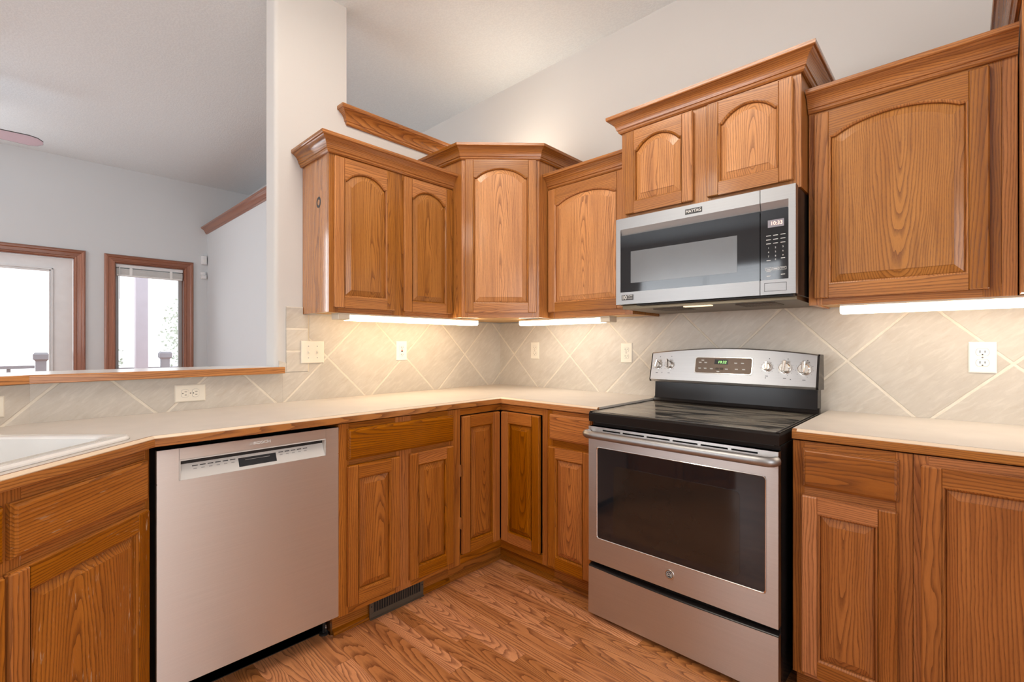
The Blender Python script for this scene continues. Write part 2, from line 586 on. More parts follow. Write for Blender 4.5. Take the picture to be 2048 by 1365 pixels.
    def cyl(s, p0, p1, r0, r1=None, n=24, caps=True, smooth=True):
        r1 = r0 if r1 is None else r1
        p0, p1 = Vector(p0), Vector(p1)
        d = (p1 - p0).normalized()
        a = d.orthogonal().normalized()
        b = d.cross(a)
        b2 = bmesh.new()
        ra = [b2.verts.new(p0 + (a * math.cos(t) + b * math.sin(t)) * r0) for t in [2 * math.pi * i / n for i in range(n)]]
        rb = [b2.verts.new(p1 + (a * math.cos(t) + b * math.sin(t)) * r1) for t in [2 * math.pi * i / n for i in range(n)]]
        for i in range(n):
            b2.faces.new([ra[i], ra[(i + 1) % n], rb[(i + 1) % n], rb[i]])
        if caps:
            b2.faces.new(ra[::-1])
            b2.faces.new(rb)
        s.absorb(b2, 'z')

    def tube(s, pts, r, n=12, scale=None):
        b2 = bmesh.new()
        rings = []
        for i, p in enumerate(pts):
            p = Vector(p)
            d = (Vector(pts[min(i + 1, len(pts) - 1)]) - Vector(pts[max(i - 1, 0)])).normalized()
            a = d.cross(Vector((0, 0, 1)))
            a = (a if a.length > 1e-4 else Vector((1, 0, 0))).normalized()
            b = d.cross(a)
            k = 1 if scale is None else scale[i]
            rings.append([b2.verts.new(p + (a * math.cos(t) + b * math.sin(t)) * r * k) for t in [2 * math.pi * j / n for j in range(n)]])
        for i in range(len(rings) - 1):
            for j in range(n):
                b2.faces.new([rings[i][j], rings[i][(j + 1) % n], rings[i + 1][(j + 1) % n], rings[i + 1][j]])
        b2.faces.new(rings[0][::-1])
        b2.faces.new(rings[-1])
        s.absorb(b2, 'x')

    def build(s, name, mat, parent=None, smooth=None):
        bmesh.ops.recalc_face_normals(s.bm, faces=s.bm.faces[:])
        me = bpy.data.meshes.new(name)
        s.bm.to_mesh(me)
        s.bm.free()
        if smooth:
            me.shade_smooth()
            me.set_sharp_from_angle(angle=R(smooth))
        me.materials.append(M[mat] if isinstance(mat, str) else mat)
        o = bpy.data.objects.new(name, me)
        COL.objects.link(o)
        if parent:
            o.parent = parent
        return o


def tag(o, label, cat, group=None, kind=None):
    o['label'] = label
    o['category'] = cat
    if group:
        o['group'] = group
    if kind:
        o['kind'] = kind
    return o


def thing(name, label, cat, loc=(0, 0, 0), rz=0.0, group=None, kind=None):
    o = bpy.data.objects.new(name, None)
    o.empty_display_size = 0.1
    COL.objects.link(o)
    o.location = loc
    o.rotation_euler = (0, 0, rz)
    return tag(o, label, cat, group, kind)


def struct(o, label=None, cat='wall'):
    o['kind'] = 'structure'
    if label:
        o['label'] = label
    o['category'] = cat
    return o


def box_obj(name, mat, parent, x0, x1, y0, y1, z0, z1, g='z', bev=0.0, seg=1):
    b = MB()
    b.box(x0, x1, y0, y1, z0, z1, g, bev, seg=seg)
    return b.build(name, mat, parent)


def text(name, s, size, mat, parent, loc, tilt=90.0, rz=0.0, align='CENTER', sx=1.0, shear=0.0, ext=0.0004, bold=0.0):
    cu = bpy.data.curves.new(name, 'FONT')
    cu.body = s
    cu.size = size
    cu.align_x = align
    cu.align_y = 'CENTER'
    cu.extrude = ext
    cu.shear = shear
    cu.offset = bold
    cu.resolution_u = 3
    tmp = bpy.data.objects.new(name, cu)
    COL.objects.link(tmp)
    bpy.context.view_layer.update()
    me = bpy.data.meshes.new_from_object(tmp.evaluated_get(bpy.context.evaluated_depsgraph_get()))
    bpy.data.objects.remove(tmp)
    o = bpy.data.objects.new(name, me)
    me.materials.clear()
    me.materials.append(M[mat])
    COL.objects.link(o)
    o.parent = parent
    o.location = loc
    o.rotation_euler = (R(tilt), 0, rz)
    o.scale = (sx, 1, 1)
    return o


def rrect(x0, x1, z0, z1, r, n=5):
    pts = []
    for cx, cz, a0 in ((x1 - r, z0 + r, -90), (x1 - r, z1 - r, 0), (x0 + r, z1 - r, 90), (x0 + r, z0 + r, 180)):
        for i in range(n + 1):
            a = R(a0 + 90 * i / n)
            pts.append((cx + r * math.cos(a), cz + r * math.sin(a)))
    return pts


# ------------------------------------------------------------------ the room
H_CEIL = 3.05
b = MB()
b.box(-6.9, 4.75, -6.7, 0.25, -0.10, 0.0)
struct(b.build('floor', 'floor'), 'oak strip floor of the kitchen', 'floor')
b = MB()
b.box(-4.1, 4.75, -6.7, 0.25, H_CEIL, H_CEIL + 0.12)
struct(b.build('ceiling', 'ceiling'), 'flat textured white ceiling', 'ceiling')
b = MB()
b.box(-1.75, 4.75, 0.0, 0.15, 0, H_CEIL)
struct(b.build('wall_back', 'paint'), 'warm grey wall behind the range and wall cabinets')

# kitchen left wall: full-height column with rounded corner, lower wall beside it, bar-height wall under the ledge
b = MB()
b2 = bmesh.new()
col_pts = [(-0.13, -1.195), (0.0, -1.195), (0.0, -1.548)]
for i in range(1, 7):
    a = R(15 * i)
    col_pts.append((-0.022 + 0.022 * math.cos(a), -1.548 - 0.022 * math.sin(a)))
for i in range(0, 7):
    a = R(90 + 15 * i)
    col_pts.append((-0.108 + 0.022 * math.cos(a), -1.548 - 0.022 * math.sin(a)))
b.prism(col_pts, 0.0, H_CEIL, axis='z')
b.box(-0.13, 0.0, -1.195, 0.0, 0.0, 2.47)
struct(b.build('wall_left', 'paint', smooth=25), 'kitchen side wall with full height rounded column')
TA = R(22.5)
b = MB()
e_ = (0.95 * math.sin(TA), -2.415 - 0.95 * math.cos(TA))
n_ = (-0.13 * math.cos(TA), -0.13 * math.sin(TA))
b.prism([(0, -1.57), (0, -2.415), e_, (e_[0] + n_[0], e_[1] + n_[1]), (-0.13, -2.415 - 0.026), (-0.13, -1.57)], 0, 1.058, axis='z')
struct(b.build('wall_bar', 'paint'), 'bar height wall behind the sink counter')

# living room
XF = -3.93
TY0, TY1, TZ0, TZ1 = -3.92, -3.17, 0.30, 2.85      # tall window beside the door
DY0, DY1 = -2.96, -2.044      # door opening
WY0, WY1 = -1.73, -1.122      # window opening
WZ0, WZ1 = 0.66, 2.055
b = MB()
b.box(XF - 0.14, XF, -6.7, TY0, 0, H_CEIL)
b.box(XF - 0.14, XF, TY0, TY1, 0, TZ0)
b.box(XF - 0.14, XF, TY0, TY1, TZ1, H_CEIL)
b.box(XF - 0.14, XF, TY1, DY0, 0, H_CEIL)
b.box(XF - 0.14, XF, DY0, DY1, 2.058, H_CEIL)
b.box(XF - 0.14, XF, DY1, WY0, 0, H_CEIL)
b.box(XF - 0.14, XF, WY0, WY1, 0, WZ0)
b.box(XF - 0.14, XF, WY0, WY1, WZ1, H_CEIL)
b.box(XF - 0.14, XF, WY1, 0.25, 0, H_CEIL)
struct(b.build('wall_far', 'paint_cool'), 'pale grey living room wall with the glazed door and window')
b = MB()
b.box(XF, -1.75, -0.90, -0.45, 0, 2.49)
b.box(XF, -1.75, -0.45, 0.15, 0, H_CEIL)
struct(b.build('wall_living', 'paint_cool'), 'pale grey living room side wall with oak cap')
b = MB()
for x0, x1, z0, z1 in ((XF - 0.14, -1.85, 0, H_CEIL), (0.45, 4.75, 0, H_CEIL), (-1.85, 0.45, 0, 0.95), (-1.85, 0.45, 2.55, H_CEIL)):
    b.box(x0, x1, -6.7, -6.55, z0, z1)
struct(b.build('wall_front', 'paint'), 'wall behind the camera with a wide window')
b = MB()
for y0, y1, z0, z1 in ((-6.7, -4.35, 0, H_CEIL), (-1.65, 0.25, 0, H_CEIL), (-4.35, -1.65, 0, 0.5), (-4.35, -1.65, 2.5, H_CEIL)):
    b.box(4.6, 4.75, y0, y1, z0, z1)
struct(b.build('wall_right', 'paint'), 'wall to the right of the camera with an added window opening')

# oak mouldings on the plant ledges
CROWN = [(0.0, 0.0), (0.008, 0.0), (0.0135, 0.006), (0.015, 0.014), (0.0195, 0.0165), (0.021, 0.0225), (0.0235, 0.031), (0.029, 0.042), (0.037, 0.051),
         (0.045, 0.0565), (0.048, 0.060), (0.055, 0.0615), (0.057, 0.065), (0.057, 0.078), (0.0, 0.078)]


def crown_prof(sz=1.0, so=1.0):
    return [(o * so, z * sz) for o, z in CROWN]


b = MB()
b.sweep([(-0.001, -1.187, 2.402), (0.001, -1.187, 2.402), (0.001, 0.0, 2.402)], crown_prof(1.13, 1.1))
b.box(-0.15, 0.03, -1.19, 0, 2.468, 2.492, g='y')
struct(b.build('trim_1', 'oak_trim', smooth=30), 'oak crown moulding along the top of the kitchen side wall', 'moulding')
b = MB()
b.sweep([(XF, -0.90, 2.488), (-1.70, -0.90, 2.488)], crown_prof(0.95, 1.1))
b.box(XF, -1.70, -0.92, -0.45, 2.54, 2.562, g='x')
struct(b.build('trim_2', 'oak_red', smooth=30), 'oak crown moulding capping the living room side wall', 'moulding')

CASING = [(0.0, 0.0), (0.0, 0.012), (0.006, 0.019), (0.016, 0.019), (0.022, 0.013), (0.050, 0.017), (0.058, 0.024), (0.072, 0.026), (0.080, 0.022), (0.086, 0.010), (0.086, 0.0)]


def casing(name, y0, y1, z0, z1, parent):
    """oak casing around an opening of the far wall; profile width outwards, thickness into the room (+x)"""
    b = MB()
    # path in (y, z): up the near jamb, across the head and down; built in a flat frame then mapped
    pth = [(y1, z0), (y1, z1), (y0, z1), (y0, z0)]
    P = [Vector((p[0], p[1], 0)) for p in pth]
    nr = []
    for i in range(3):
        d = (P[i + 1] - P[i]).normalized()
        nr.append(Vector((d.y, -d.x, 0)))
    for i in range(3):
        fn = b.board('x')
        d_ = fn.d
        rows = []
        L = (P[i + 1] - P[i]).length
        for e in (i, i + 1):
            na = nr[i]
            if 0 < e < 3:
                nb = nr[e] if e == i + 1 else nr[e - 1]
                mv = na + nb
                mv = mv / (mv.length_squared / 2)
            else:
                mv = na
            u = 0 if e == i else L
            row = []
            for (o, t) in CASING:
                q = P[e] + mv * o
                v = b.bm.verts.new((XF + t, q.x, q.y))
                v[b.g] = Vector((u + d_['off'], o + d_['v0'], d_['w0'] + d_['k'] * (u - L / 2)))
                v[b.t] = d_['tone']
                row.append(v)
            rows.append(row)
        for j in range(len(CASING) - 1):
            b.bm.faces.new([rows[0][j], rows[0][j + 1], rows[1][j + 1], rows[1][j]])
    return b.build(name, 'oak_red', parent, smooth=30)


# double glazed door
dr = thing('door_1', 'white glazed patio door framed in dark oak', 'door', kind='structure')
casing('door_casing', DY0, DY1, 0.0, 2.058, dr)
b = MB()
b.box(XF - 0.13, XF, DY1 - 0.004, DY1, 0, 2.058)
b.box(XF - 0.13, XF, DY0, DY0 + 0.004, 0, 2.058)
b.box(XF - 0.13, XF, DY0, DY1, 2.054, 2.058)
b.build('door_jamb', 'oak_red', dr)
for (y0, y1) in ((DY0 + 0.008, DY1 - 0.008),):
    gy0, gy1, gz0, gz1 = y0 + 0.170, y1 - 0.170, 0.24, 1.915
    b = MB()
    b.box(XF - 0.075, XF - 0.03, y0, gy0, 0.012, 2.05)
    b.box(XF - 0.075, XF - 0.03, gy1, y1, 0.012, 2.05)
    b.box(XF - 0.075, XF - 0.03, gy0, gy1, 0.012, gz0)
    b.box(XF - 0.075, XF - 0.03, gy0, gy1, gz1, 2.05)
    lf = b.build('door_leaf', 'white', dr)
    b = MB()
    for i, (w_, h_) in enumerate(((0.0, 0.012), (0.016, 0.006))):
        a0, a1, c0, c1 = gy0 - 0.03 + w_, gy1 + 0.03 - w_, gz0 - 0.03 + w_, gz1 + 0.03 - w_
        t = 0.014
        xx0, xx1 = XF - 0.031, XF - 0.03 + h_
        b.box(xx0, xx1, a0, a0 + t, c0, c1, bev=0.003)
        b.box(xx0, xx1, a1 - t, a1, c0, c1, bev=0.003)
        b.box(xx0, xx1, a0, a1, c0, c0 + t, bev=0.003)
        b.box(xx0, xx1, a0, a1, c1 - t, c1, bev=0.003)
    b.build('glazing_bead', 'white', lf)
    b = MB()
    b.box(XF - 0.055, XF - 0.050, gy0, gy1, gz0, gz1)
    b.build('door_glass', 'glass', lf)

# window with raised blind
wd = thing('window_1', 'narrow living room window framed in dark oak', 'window', kind='structure')
b = MB()
casing('window_casing', WY0, WY1, WZ0, WZ1, wd)
b = MB()
b.box(XF - 0.135, XF, WY0, WY0 + 0.005, WZ0, WZ1)
b.box(XF - 0.135, XF, WY1 - 0.005, WY1, WZ0, WZ1)
b.box(XF - 0.135, XF, WY0, WY1, WZ1 - 0.005, WZ1, g='y')
b.box(XF - 0.135, XF + 0.05, WY0 - 0.09, WY1 + 0.09, WZ0 - 0.025, WZ0, g='y', bev=0.004)
b.build('window_jamb', 'oak_red', wd)
b = MB()
for y0, y1, z0, z1 in ((WY0 + 0.006, WY0 + 0.040, WZ0, WZ1 - .01), (WY1 - 0.04, WY1 - 0.006, WZ0, WZ1 - .01), (WY0 + 0.04, WY1 - 0.04, WZ0, WZ0 + 0.04), (WY0 + 0.04, WY1 - 0.04, WZ1 - 0.05, WZ1 - .01)):
    b.box(XF - 0.12, XF - 0.085, y0, y1, z0, z1, bev=0.003)
b.build('window_frame', 'alu', wd)
box_obj('window_pane', 'glass', wd, XF - 0.105, XF - 0.10, WY0 + 0.04, WY1 - 0.04, WZ0 + 0.04, WZ1 - 0.05)

bl = thing('window_blind', 'off-white slatted blind raised to the top of the narrow window', 'blind', (XF - 0.045, (WY0 + WY1) / 2, 1.93))
hw = (WY1 - WY0) / 2 - 0.010
box_obj('headrail', 'white', bl, -0.025, 0.025, -hw, hw, 0.085, 0.118, 'y', 0.003)
b = MB()
for i in range(15):
    z = 0.012 + i * 0.0042
    b.box(-0.024, 0.026 + rnd(-0.002, 0.002), -hw + 0.004, hw - 0.004, z, z + 0.0026, 'y')
b.build('slat_stack', 'blind', bl)
box_obj('bottom_rail', 'blind', bl, -0.024, 0.026, -hw + 0.004, hw - 0.004, -0.004, 0.011, 'y', 0.003)
for yy in (-hw * 0.58, hw * 0.62):
    box_obj('ladder_tape', 'blind', bl, 0.0265, 0.029, yy - 0.012, yy + 0.012, -0.004, 0.085)
b = MB()
b.tube([(0.031, -hw * 0.9, 0.09), (0.031, -hw * 0.9, -0.25)], 0.004, 8)
b.build('tilt_wand', 'white', bl)

# other windows out of view: known from reflections, except the added right-wall one
for nm, (x0, x1, z0, z1) in {'window_2': (-1.85, 0.45, 0.95, 2.55)}.items():
    w2 = thing(nm, 'wide white framed window behind the camera', 'window', kind='structure')
    b = MB()
    for a0, a1, c0, c1 in ((x0, x0 + 0.06, z0, z1), (x1 - 0.06, x1, z0, z1), (x0, x1, z0, z0 + 0.06), (x0, x1, z1 - 0.06, z1), ((x0 + x1) / 2 - 0.04, (x0 + x1) / 2 + 0.04, z0, z1)):
        b.box(a0, a1, -6.62, -6.56, c0, c1)
    b.build('window_frame', 'white', w2)
    b = MB()
    for i in range(28):
        z = z0 + 0.08 + i * 0.053
        b.prism([(-6.54, z), (-6.50, z + 0.012), (-6.50, z + 0.015), (-6.54, z + 0.003)], x0 + 0.06, x1 - 0.06, axis='x')
    b.build('blind_slats', 'white', w2)
w4 = thing('window_4', 'tall window left of the patio door', 'window', kind='structure')
casing('window_casing', TY0, TY1, TZ0, TZ1, w4)
b = MB()
for y0, y1, z0, z1 in ((TY0, TY0 + 0.05, TZ0, TZ1), (TY1 - 0.05, TY1, TZ0, TZ1), (TY0, TY1, TZ0, TZ0 + 0.05), (TY0, TY1, TZ1 - 0.05, TZ1)):
    b.box(XF - 0.12, XF - 0.085, y0, y1, z0, z1)
b.build('window_frame', 'white', w4)
w3 = thing('window_3', 'unseen window added for fill light on the wall right of the camera', 'window', kind='structure')  # unseen window, added to bring fill light from the right
b = MB()
for y0, y1, c0, c1 in ((-4.35, -4.28, 0.5, 2.5), (-1.72, -1.65, 0.5, 2.5), (-4.35, -1.65, 0.5, 0.57), (-4.35, -1.65, 2.43, 2.5), (-3.04, -2.96, 0.5, 2.5)):
    b.box(4.62, 4.68, y0, y1, c0, c1)
b.build('window_frame', 'white', w3)

# ------------------------------------------------------------------ backsplash
M['tile_back'] = mk_tile('diamond_stone_tile', 0, 0.152, 1.131, 0.485)
M['tile_left'] = mk_tile('diamond_stone_tile_side', 1, -1.308, 1.134, 0.4785)
M['tile_bar'] = mk_tile('diamond_stone_tile_bar', 1, -1.308, 1.134, 0.4785)
M['tile_border'] = mk_tile('small_stone_border_tile', 1, 0.0, 1.055, 1.0, 'border', 0.112, 0.0)
b = MB()
b.prism([(0.010, 0.30), (3.05, 0.30), (3.05, 1.3525), (2.0065, 1.3525), (2.0065, 1.384), (1.2425, 1.384), (1.2425, 1.3525), (0.010, 1.3525)], -0.010, -0.0005, axis='y')
o = b.build('backsplash', 'tile_back')
tag(o, 'beige diamond tile backsplash behind the range on the back wall', 'tile backsplash')
b = MB()
b.prism([(-1.405, 1.3525), (-1.405, 1.061), (-1.535, 1.061), (-1.535, 0.80), (-0.0005, 0.80), (-0.0005, 1.3525)], 0.0005, 0.010, axis='x')
o = b.build('backsplash', 'tile_left')
tag(o, 'beige diamond tile backsplash on the side wall below the two-door cabinet', 'tile backsplash')
b = MB()
b.prism([(-1.518, 1.063), (-1.411, 1.063), (-1.411, 1.3520), (-1.4375, 1.3520), (-1.4375, 1.390), (-1.518, 1.390)], 0.0005, 0.011, axis='x')
b.prism([(-1.553, 1.0625), (-1.5185, 1.0625), (-1.5185, 1.108), (-1.553, 1.120)], 0.0005, 0.010, axis='x')
bd = b.build('border_tiles', 'tile_border', o)
bd['label'] = 'small square tiles stacked as a border beside the column'
box_obj('border_grout', plain('cream_grout', (0.70, 0.61, 0.46), 0.8), o, 0.0005, 0.0085, -1.412, -1.402, 1.061, 1.3522)
b = MB()
b.box(0.0005, 0.010, -2.4145, -1.5355, 0.80, 1.0575)
o = tag(b.build('backsplash', 'tile_left'), 'low strip of beige diamond tiles under the bar ledge behind the sink counter', 'tile backsplash')
b = MB()
mt = Matrix.Translation((0, -2.415, 0)) @ Matrix.Rotation(TA, 4, 'Z')
b.box(0.0005, 0.010, -0.93, -0.0035, 0.80, 1.056, mat=mt)
b.build('backsplash_return', 'tile_bar', o)

# ------------------------------------------------------------------ bar ledge
LD = thing('bar_ledge', 'raised bar ledge with pale top and oak front edge behind the sink', 'bar ledge', (0, -1.55, 1.06))


def offs(d):
    """ledge outline at distance d in front of the wall face, local to the ledge"""
    k = d * math.tan(TA / 2)
    e0 = Vector((d, -2.415 - k + 1.55))
    e1 = Vector((0.95 * math.sin(TA) + d * math.cos(TA), -2.415 + 1.55 - 0.95 * math.cos(TA) + d * math.sin(TA)))
    return e0, e1


i0, i1 = offs(0.030)
j0, j1 = offs(-0.30)
b = MB()
b.prism([(0.030, 0.010), (i0.x, i0.y), (i1.x, i1.y), (j1.x, j1.y), (j0.x, j0.y), (-0.30, -0.02), (-0.134, -0.02), (-0.134, -0.0225), (0.0, -0.0225), (0.0015, 0.010)], 0.0, 0.030, axis='z')
b.build('ledge_top', 'ledge_top', LD)
b = MB()
b.sweep([(i1.x, i1.y, -0.001), (i0.x, i0.y, -0.001), (0.030, 0.010, -0.001)], [(0.0, 0.0), (0.018, 0.0), (0.020, 0.002), (0.020, 0.028), (0.016, 0.0315), (0.0, 0.0315)])
b.build('front_edge', 'oak', LD)

# ------------------------------------------------------------------ cabinet builders (local: x right, y into the cabinet, front frame at y = 0)


def outline(x0, x1, z0, zs, rise, d=0.0, n=28):
    x0, x1, z0, zs = x0 + d, x1 - d, z0 + d, zs - d
    pts = [(x0, z0), (x1, z0)]
    if rise <= 0:
        return pts + [(x1, zs), (x0, zs)]
    for i in range(n + 1):
        t = i / n
        s = min(1, max(0, (t - 0.045) / 0.91))
        h = (1 - (2 * s - 1) ** 2) ** 0.80 if 0 < s < 1 else 0.0
        pts.append((x1 + (x0 - x1) * t, zs + rise * h))
    return pts


def door(parent, x0, x1, z0, z1, arch=0.0, sw=0.050, rw=0.052, yf=-0.019, name='door', top=None, bev_w=0.024, mat='oak'):
    """raised panel door: frame of stiles and rails, moulded inner edge, bevelled panel as a child"""
    yb = -0.0005
    b = MB()
    ox0, ox1, oz0 = x0 + sw, x1 - sw, z0 + rw
    ozs = z1 - (top or rw) - arch
    b.box(x0, ox0, yf, yb, z0, z1, 'z', 0.0035)
    b.box(ox1, x1, yf, yb, z0, z1, 'z', 0.0035)
    b.box(ox0 - 0.0004, ox1 + 0.0004, yf + 0.0002, yb, z0, oz0, 'x', 0.0)
    if arch > 0:
        ol = outline(ox0, ox1, oz0, ozs, arch)
        b.prism([(ox0, z1), (ox1, z1)] + ol[2:], yf + 0.0002, yb, 'y', 'x')
    else:
        b.box(ox0 - 0.0004, ox1 + 0.0004, yf + 0.0002, yb, ozs, z1, 'x', 0.0)
    # small outer lip (ogee edge) on top and bottom
    b.box(x0 + 0.003, x1 - 0.003, yf + 0.004, yb, z1 - 0.0005, z1 + 0.0025, 'x')

    def ring(d, y):
        return [(p[0], y, p[1]) for p in outline(ox0, ox1, oz0, ozs, arch, d)]
    fn = b.board('z')
    b.loops([ring(0.0, yf + 0.0006), ring(0.0022, yf + 0.0014), ring(0.0060, yf + 0.0050), ring(0.0066, yf + 0.0150)], g='z', fn=fn, c0=((x0 + x1) / 2, yf, (z0 + z1) / 2))
    fr = b.build(name, mat, parent, smooth=22)
    b = MB()
    fn = b.board('z')
    fn.d['v0'] = rnd(-0.04, 0.04)
    fn.d['w0'] = rnd(0.015, 0.04)
    fn.d['k'] = random.choice((-1, 1)) * rnd(0.04, 0.085)
    b.loops([ring(0.0064, yf + 0.0145), ring(0.0085, yf + 0.0120), ring(0.0095 + bev_w, yf + 0.0034), ring(0.0098 + bev_w, yf + 0.0014)], cap=True, g='z', fn=fn, c0=((x0 + x1) / 2, yf, (z0 + z1) / 2))
    b.build('panel', 'oak_panel' if mat == 'oak' else mat, fr, smooth=12)
    return fr


def drawer(parent, x0, x1, z0, z1, yf=-0.020, mat='oak'):
    b = MB()
    fn = b.board('x')
    c0 = ((x0 + x1) / 2, yf, (z0 + z1) / 2)

    def r(d, y):
        return [(x0 + d, y, z0 + d), (x1 - d, y, z0 + d), (x1 - d, y, z1 - d), (x0 + d, y, z1 - d)]
    b.loops([r(0, -0.0005), r(0, yf + 0.0095), r(0.0022, yf + 0.0085), r(0.0035, yf + 0.003), r(0.0075, yf + 0.0014), r(0.0095, yf)], cap=True, g='x', fn=fn, c0=c0)
    return b.build('drawer', mat, parent)


def frame(b, x0, x1, z0, z1, openings, t=0.019, stiles=()):
    """face frame made of separate boards: outer stiles, centre stiles, rails"""
    for (s0, s1) in stiles:
        b.box(s0, s1, 0.0, t, z0, z1, 'z', 0.0008)
    for (a0, a1, c0, c1) in openings:      # rails
        b.box(a0, a1, 0.0004, t, c0, c1, 'x', 0.0008)


def wall_cab(label, loc, rz, w, depth, z0, z1, doors, stiles, arch=0.045, crown_path=None, crown_z=None, group='oak wall cabinets', bottom='oak_pale', top_rail=0.05, side='oak'):
    t = thing('wall_cabinet', label, 'wall cabinet', loc, rz, group)
    b = MB()
    frame(b, 0, w, z0, z1, [(stiles[i][1], stiles[i + 1][0], c0, c1) for i in range(len(stiles) - 1) for c0, c1 in ((z0, z0 + 0.04), (z1 - 0.085, z1))], stiles=stiles)
    b.build('face_frame', 'oak', t)
    b = MB()
    b.box(0.001, 0.019, 0.019, depth, z0 + 0.002, z1, 'z')
    b.box(w - 0.019, w - 0.001, 0.019, depth, z0 + 0.002, z1, 'z')
    b.box(0.019, w - 0.019, 0.019, depth, z1 - 0.02, z1 - 0.004, 'x')
    b.box(0.019, w - 0.019, depth - 0.008, depth, z0 + 0.01, z1 - 0.02, 'z')
    b.build('carcass', side, t)
    b = MB()
    b.box(0.0195, w - 0.0195, 0.019, depth, z0 + 0.008, z0 + 0.02, 'x')
    b.build('bottom_panel', bottom, t)
    for (x0, x1, d0, d1) in doors:
        door(t, x0, x1, d0, d1, arch, sw=0.049, rw=0.053, top=top_rail)
    if crown_path:
        b = MB()
        b.sweep([(p[0], p[1], crown_z) for p in crown_path], crown_prof())
        b.build('crown', 'oak_trim', t, smooth=28)
    return t


# left wall two-door cabinet
UB = 1.353
w1 = 0.741
t1 = wall_cab('two-door arched oak wall cabinet on the side wall beside the column', (0.296, -1.436, 0), R(90), w1, 0.294, UB, 2.165,
         [(0.022, 0.349, 1.377, 2.090), (0.406, 0.733, 1.377, 2.090)], [(0, 0.045), (0.338, 0.418), (0.715, w1)], 0.048,
         [(0.0, 0.294), (0.0, 0.0), (w1 + 0.001, 0.0)], 2.102, side='oak_gloss')

kn = MB()
kn.loops([[(0.0006, 0.109 + 0.024 * a * math.cos(2 * math.pi * i / 24) + 0.0, 1.890 + 0.027 * a * math.sin(2 * math.pi * i / 24)) for i in range(24)] for a in (1.0, 0.55)])
kn.build('wood_knot', 'dark_print', t1)
# diagonal corner cabinet
cc = thing('corner_wall_cabinet', 'tall diagonal corner oak wall cabinet with one arched door', 'wall cabinet', (0, 0, 0), 0, 'oak wall cabinets')
CA, CB = 0.696, 0.3825
ZT = 2.315
b = MB()
b.box(0.002, CB, -CA, -CA + 0.018, UB + 0.002, ZT, 'z')
b.box(CA - 0.018, CA, -CB, -0.011, UB + 0.002, ZT, 'z')
b.prism([(0.011, -0.011), (0.011, -CA + 0.018), (CB, -CA + 0.018), (CA - 0.018, -CB), (CA - 0.018, -0.011)], ZT - 0.03, ZT - 0.012, axis='z')
b.build('carcass', 'oak', cc)
b = MB()
b.prism([(0.011, -0.011), (0.011, -CA + 0.018), (CB - 0.005, -CA + 0.018), (CA - 0.018, -CB + 0.005), (CA - 0.018, -0.011)], UB + 0.006, UB + 0.02, axis='z')
b.build('bottom_panel', 'oak_pale', cc)
dg = bpy.data.objects.new('diagonal_front', None)
hwid = (CA - CB) * math.sqrt(2) / 2
mloc = Matrix.Translation(((CA + CB) / 2, -(CA + CB) / 2, 0)) @ Matrix.Rotation(R(45), 4, 'Z')
bpy.data.objects.remove(dg)


def place45(o):
    o.matrix_local = mloc
    return o


b = MB()
frame(b, -hwid, hwid, UB, ZT, [(-hwid + 0.04, hwid - 0.04, UB, UB + 0.04), (-hwid + 0.04, hwid - 0.04, ZT - 0.09, ZT)], stiles=((-hwid, -hwid + 0.04), (hwid - 0.04, hwid)))
place45(b.build('face_frame', 'oak', cc))
place45(door(cc, -0.201, 0.205, 1.382, 2.248, 0.052, sw=0.048, rw=0.054, top=0.045))
b = MB()
b.sweep([(0.0, -CA, 2.252), (CB, -CA, 2.252), (CA, -CB, 2.252), (CA, 0.0, 2.252)], crown_prof())
b.build('crown', 'oak_trim', cc, smooth=28)

tl = box_obj('top_light', 'tube_warm', cc, 0.16, 0.46, -0.30, -0.26, ZT + 0.001, ZT + 0.02)
tl.matrix_local = Matrix.Translation((0.0, 0.0, 0.0))
o = area('corner_uplight', (0.31, -0.28, ZT + 0.035), (0.31, -0.28, 4.0), 0.28, 0.04, 1.6, (1.0, 0.90, 0.76))
# single-door cabinet between corner and microwave
w4 = 1.241 - 0.698
wall_cab('single-door arched oak wall cabinet between the corner cabinet and the microwave', (0.698, -0.296, 0), 0, w4, 0.294, UB, 2.165,
         [(0.006, 0.508, 1.387, 2.094)], [(0, 0.04), (w4 - 0.045, w4)], 0.040, [(-0.0, 0.0), (w4, 0.0)], 2.102)

# cabinet over the microwave
w5 = 2.006 - 1.244
wall_cab('raised oak wall cabinet with two short arched doors above the microwave', (1.244, -0.407, 0), 0, w5, 0.405, 1.795, 2.290,
         [(0.025, 0.354, 1.825, 2.216), (0.415, 0.737, 1.825, 2.216)], [(0, 0.04), (0.340, 0.430), (w5 - 0.04, w5)], 0.052,
         [(0, 0.405), (0, 0.0), (w5, 0.0), (w5, 0.405)], 2.226, bottom='oak', top_rail=0.040)

# wide single-door cabinet right of the microwave
w6 = 2.570 - 2.008
t6 = wall_cab('wide single-door arched oak wall cabinet right of the microwave', (2.008, -0.296, 0), 0, w6, 0.294, UB, 2.165,
              [(0.020, 0.500, 1.378, 2.090)], [(0, 0.045), (0.485, 0.527), (0.5275, w6)], 0.044, [(0.0, 0.0), (w6, 0.0)], 2.102)

# deeper, taller cabinet at the right edge
w7 = 0.80
wall_cab('deeper and taller oak wall cabinet cut off by the right edge of the picture', (2.572, -0.407, 0), 0, w7, 0.405, UB, 2.290,
         [(0.012, 0.392, 1.380, 2.216), (0.408, 0.788, 1.380, 2.216)], [(0, 0.04), (0.37, 0.43), (w7 - 0.04, w7)], 0.052,
         [(0, 0.405), (0, 0.0), (w7, 0.0), (w7, 0.405)], 2.226)


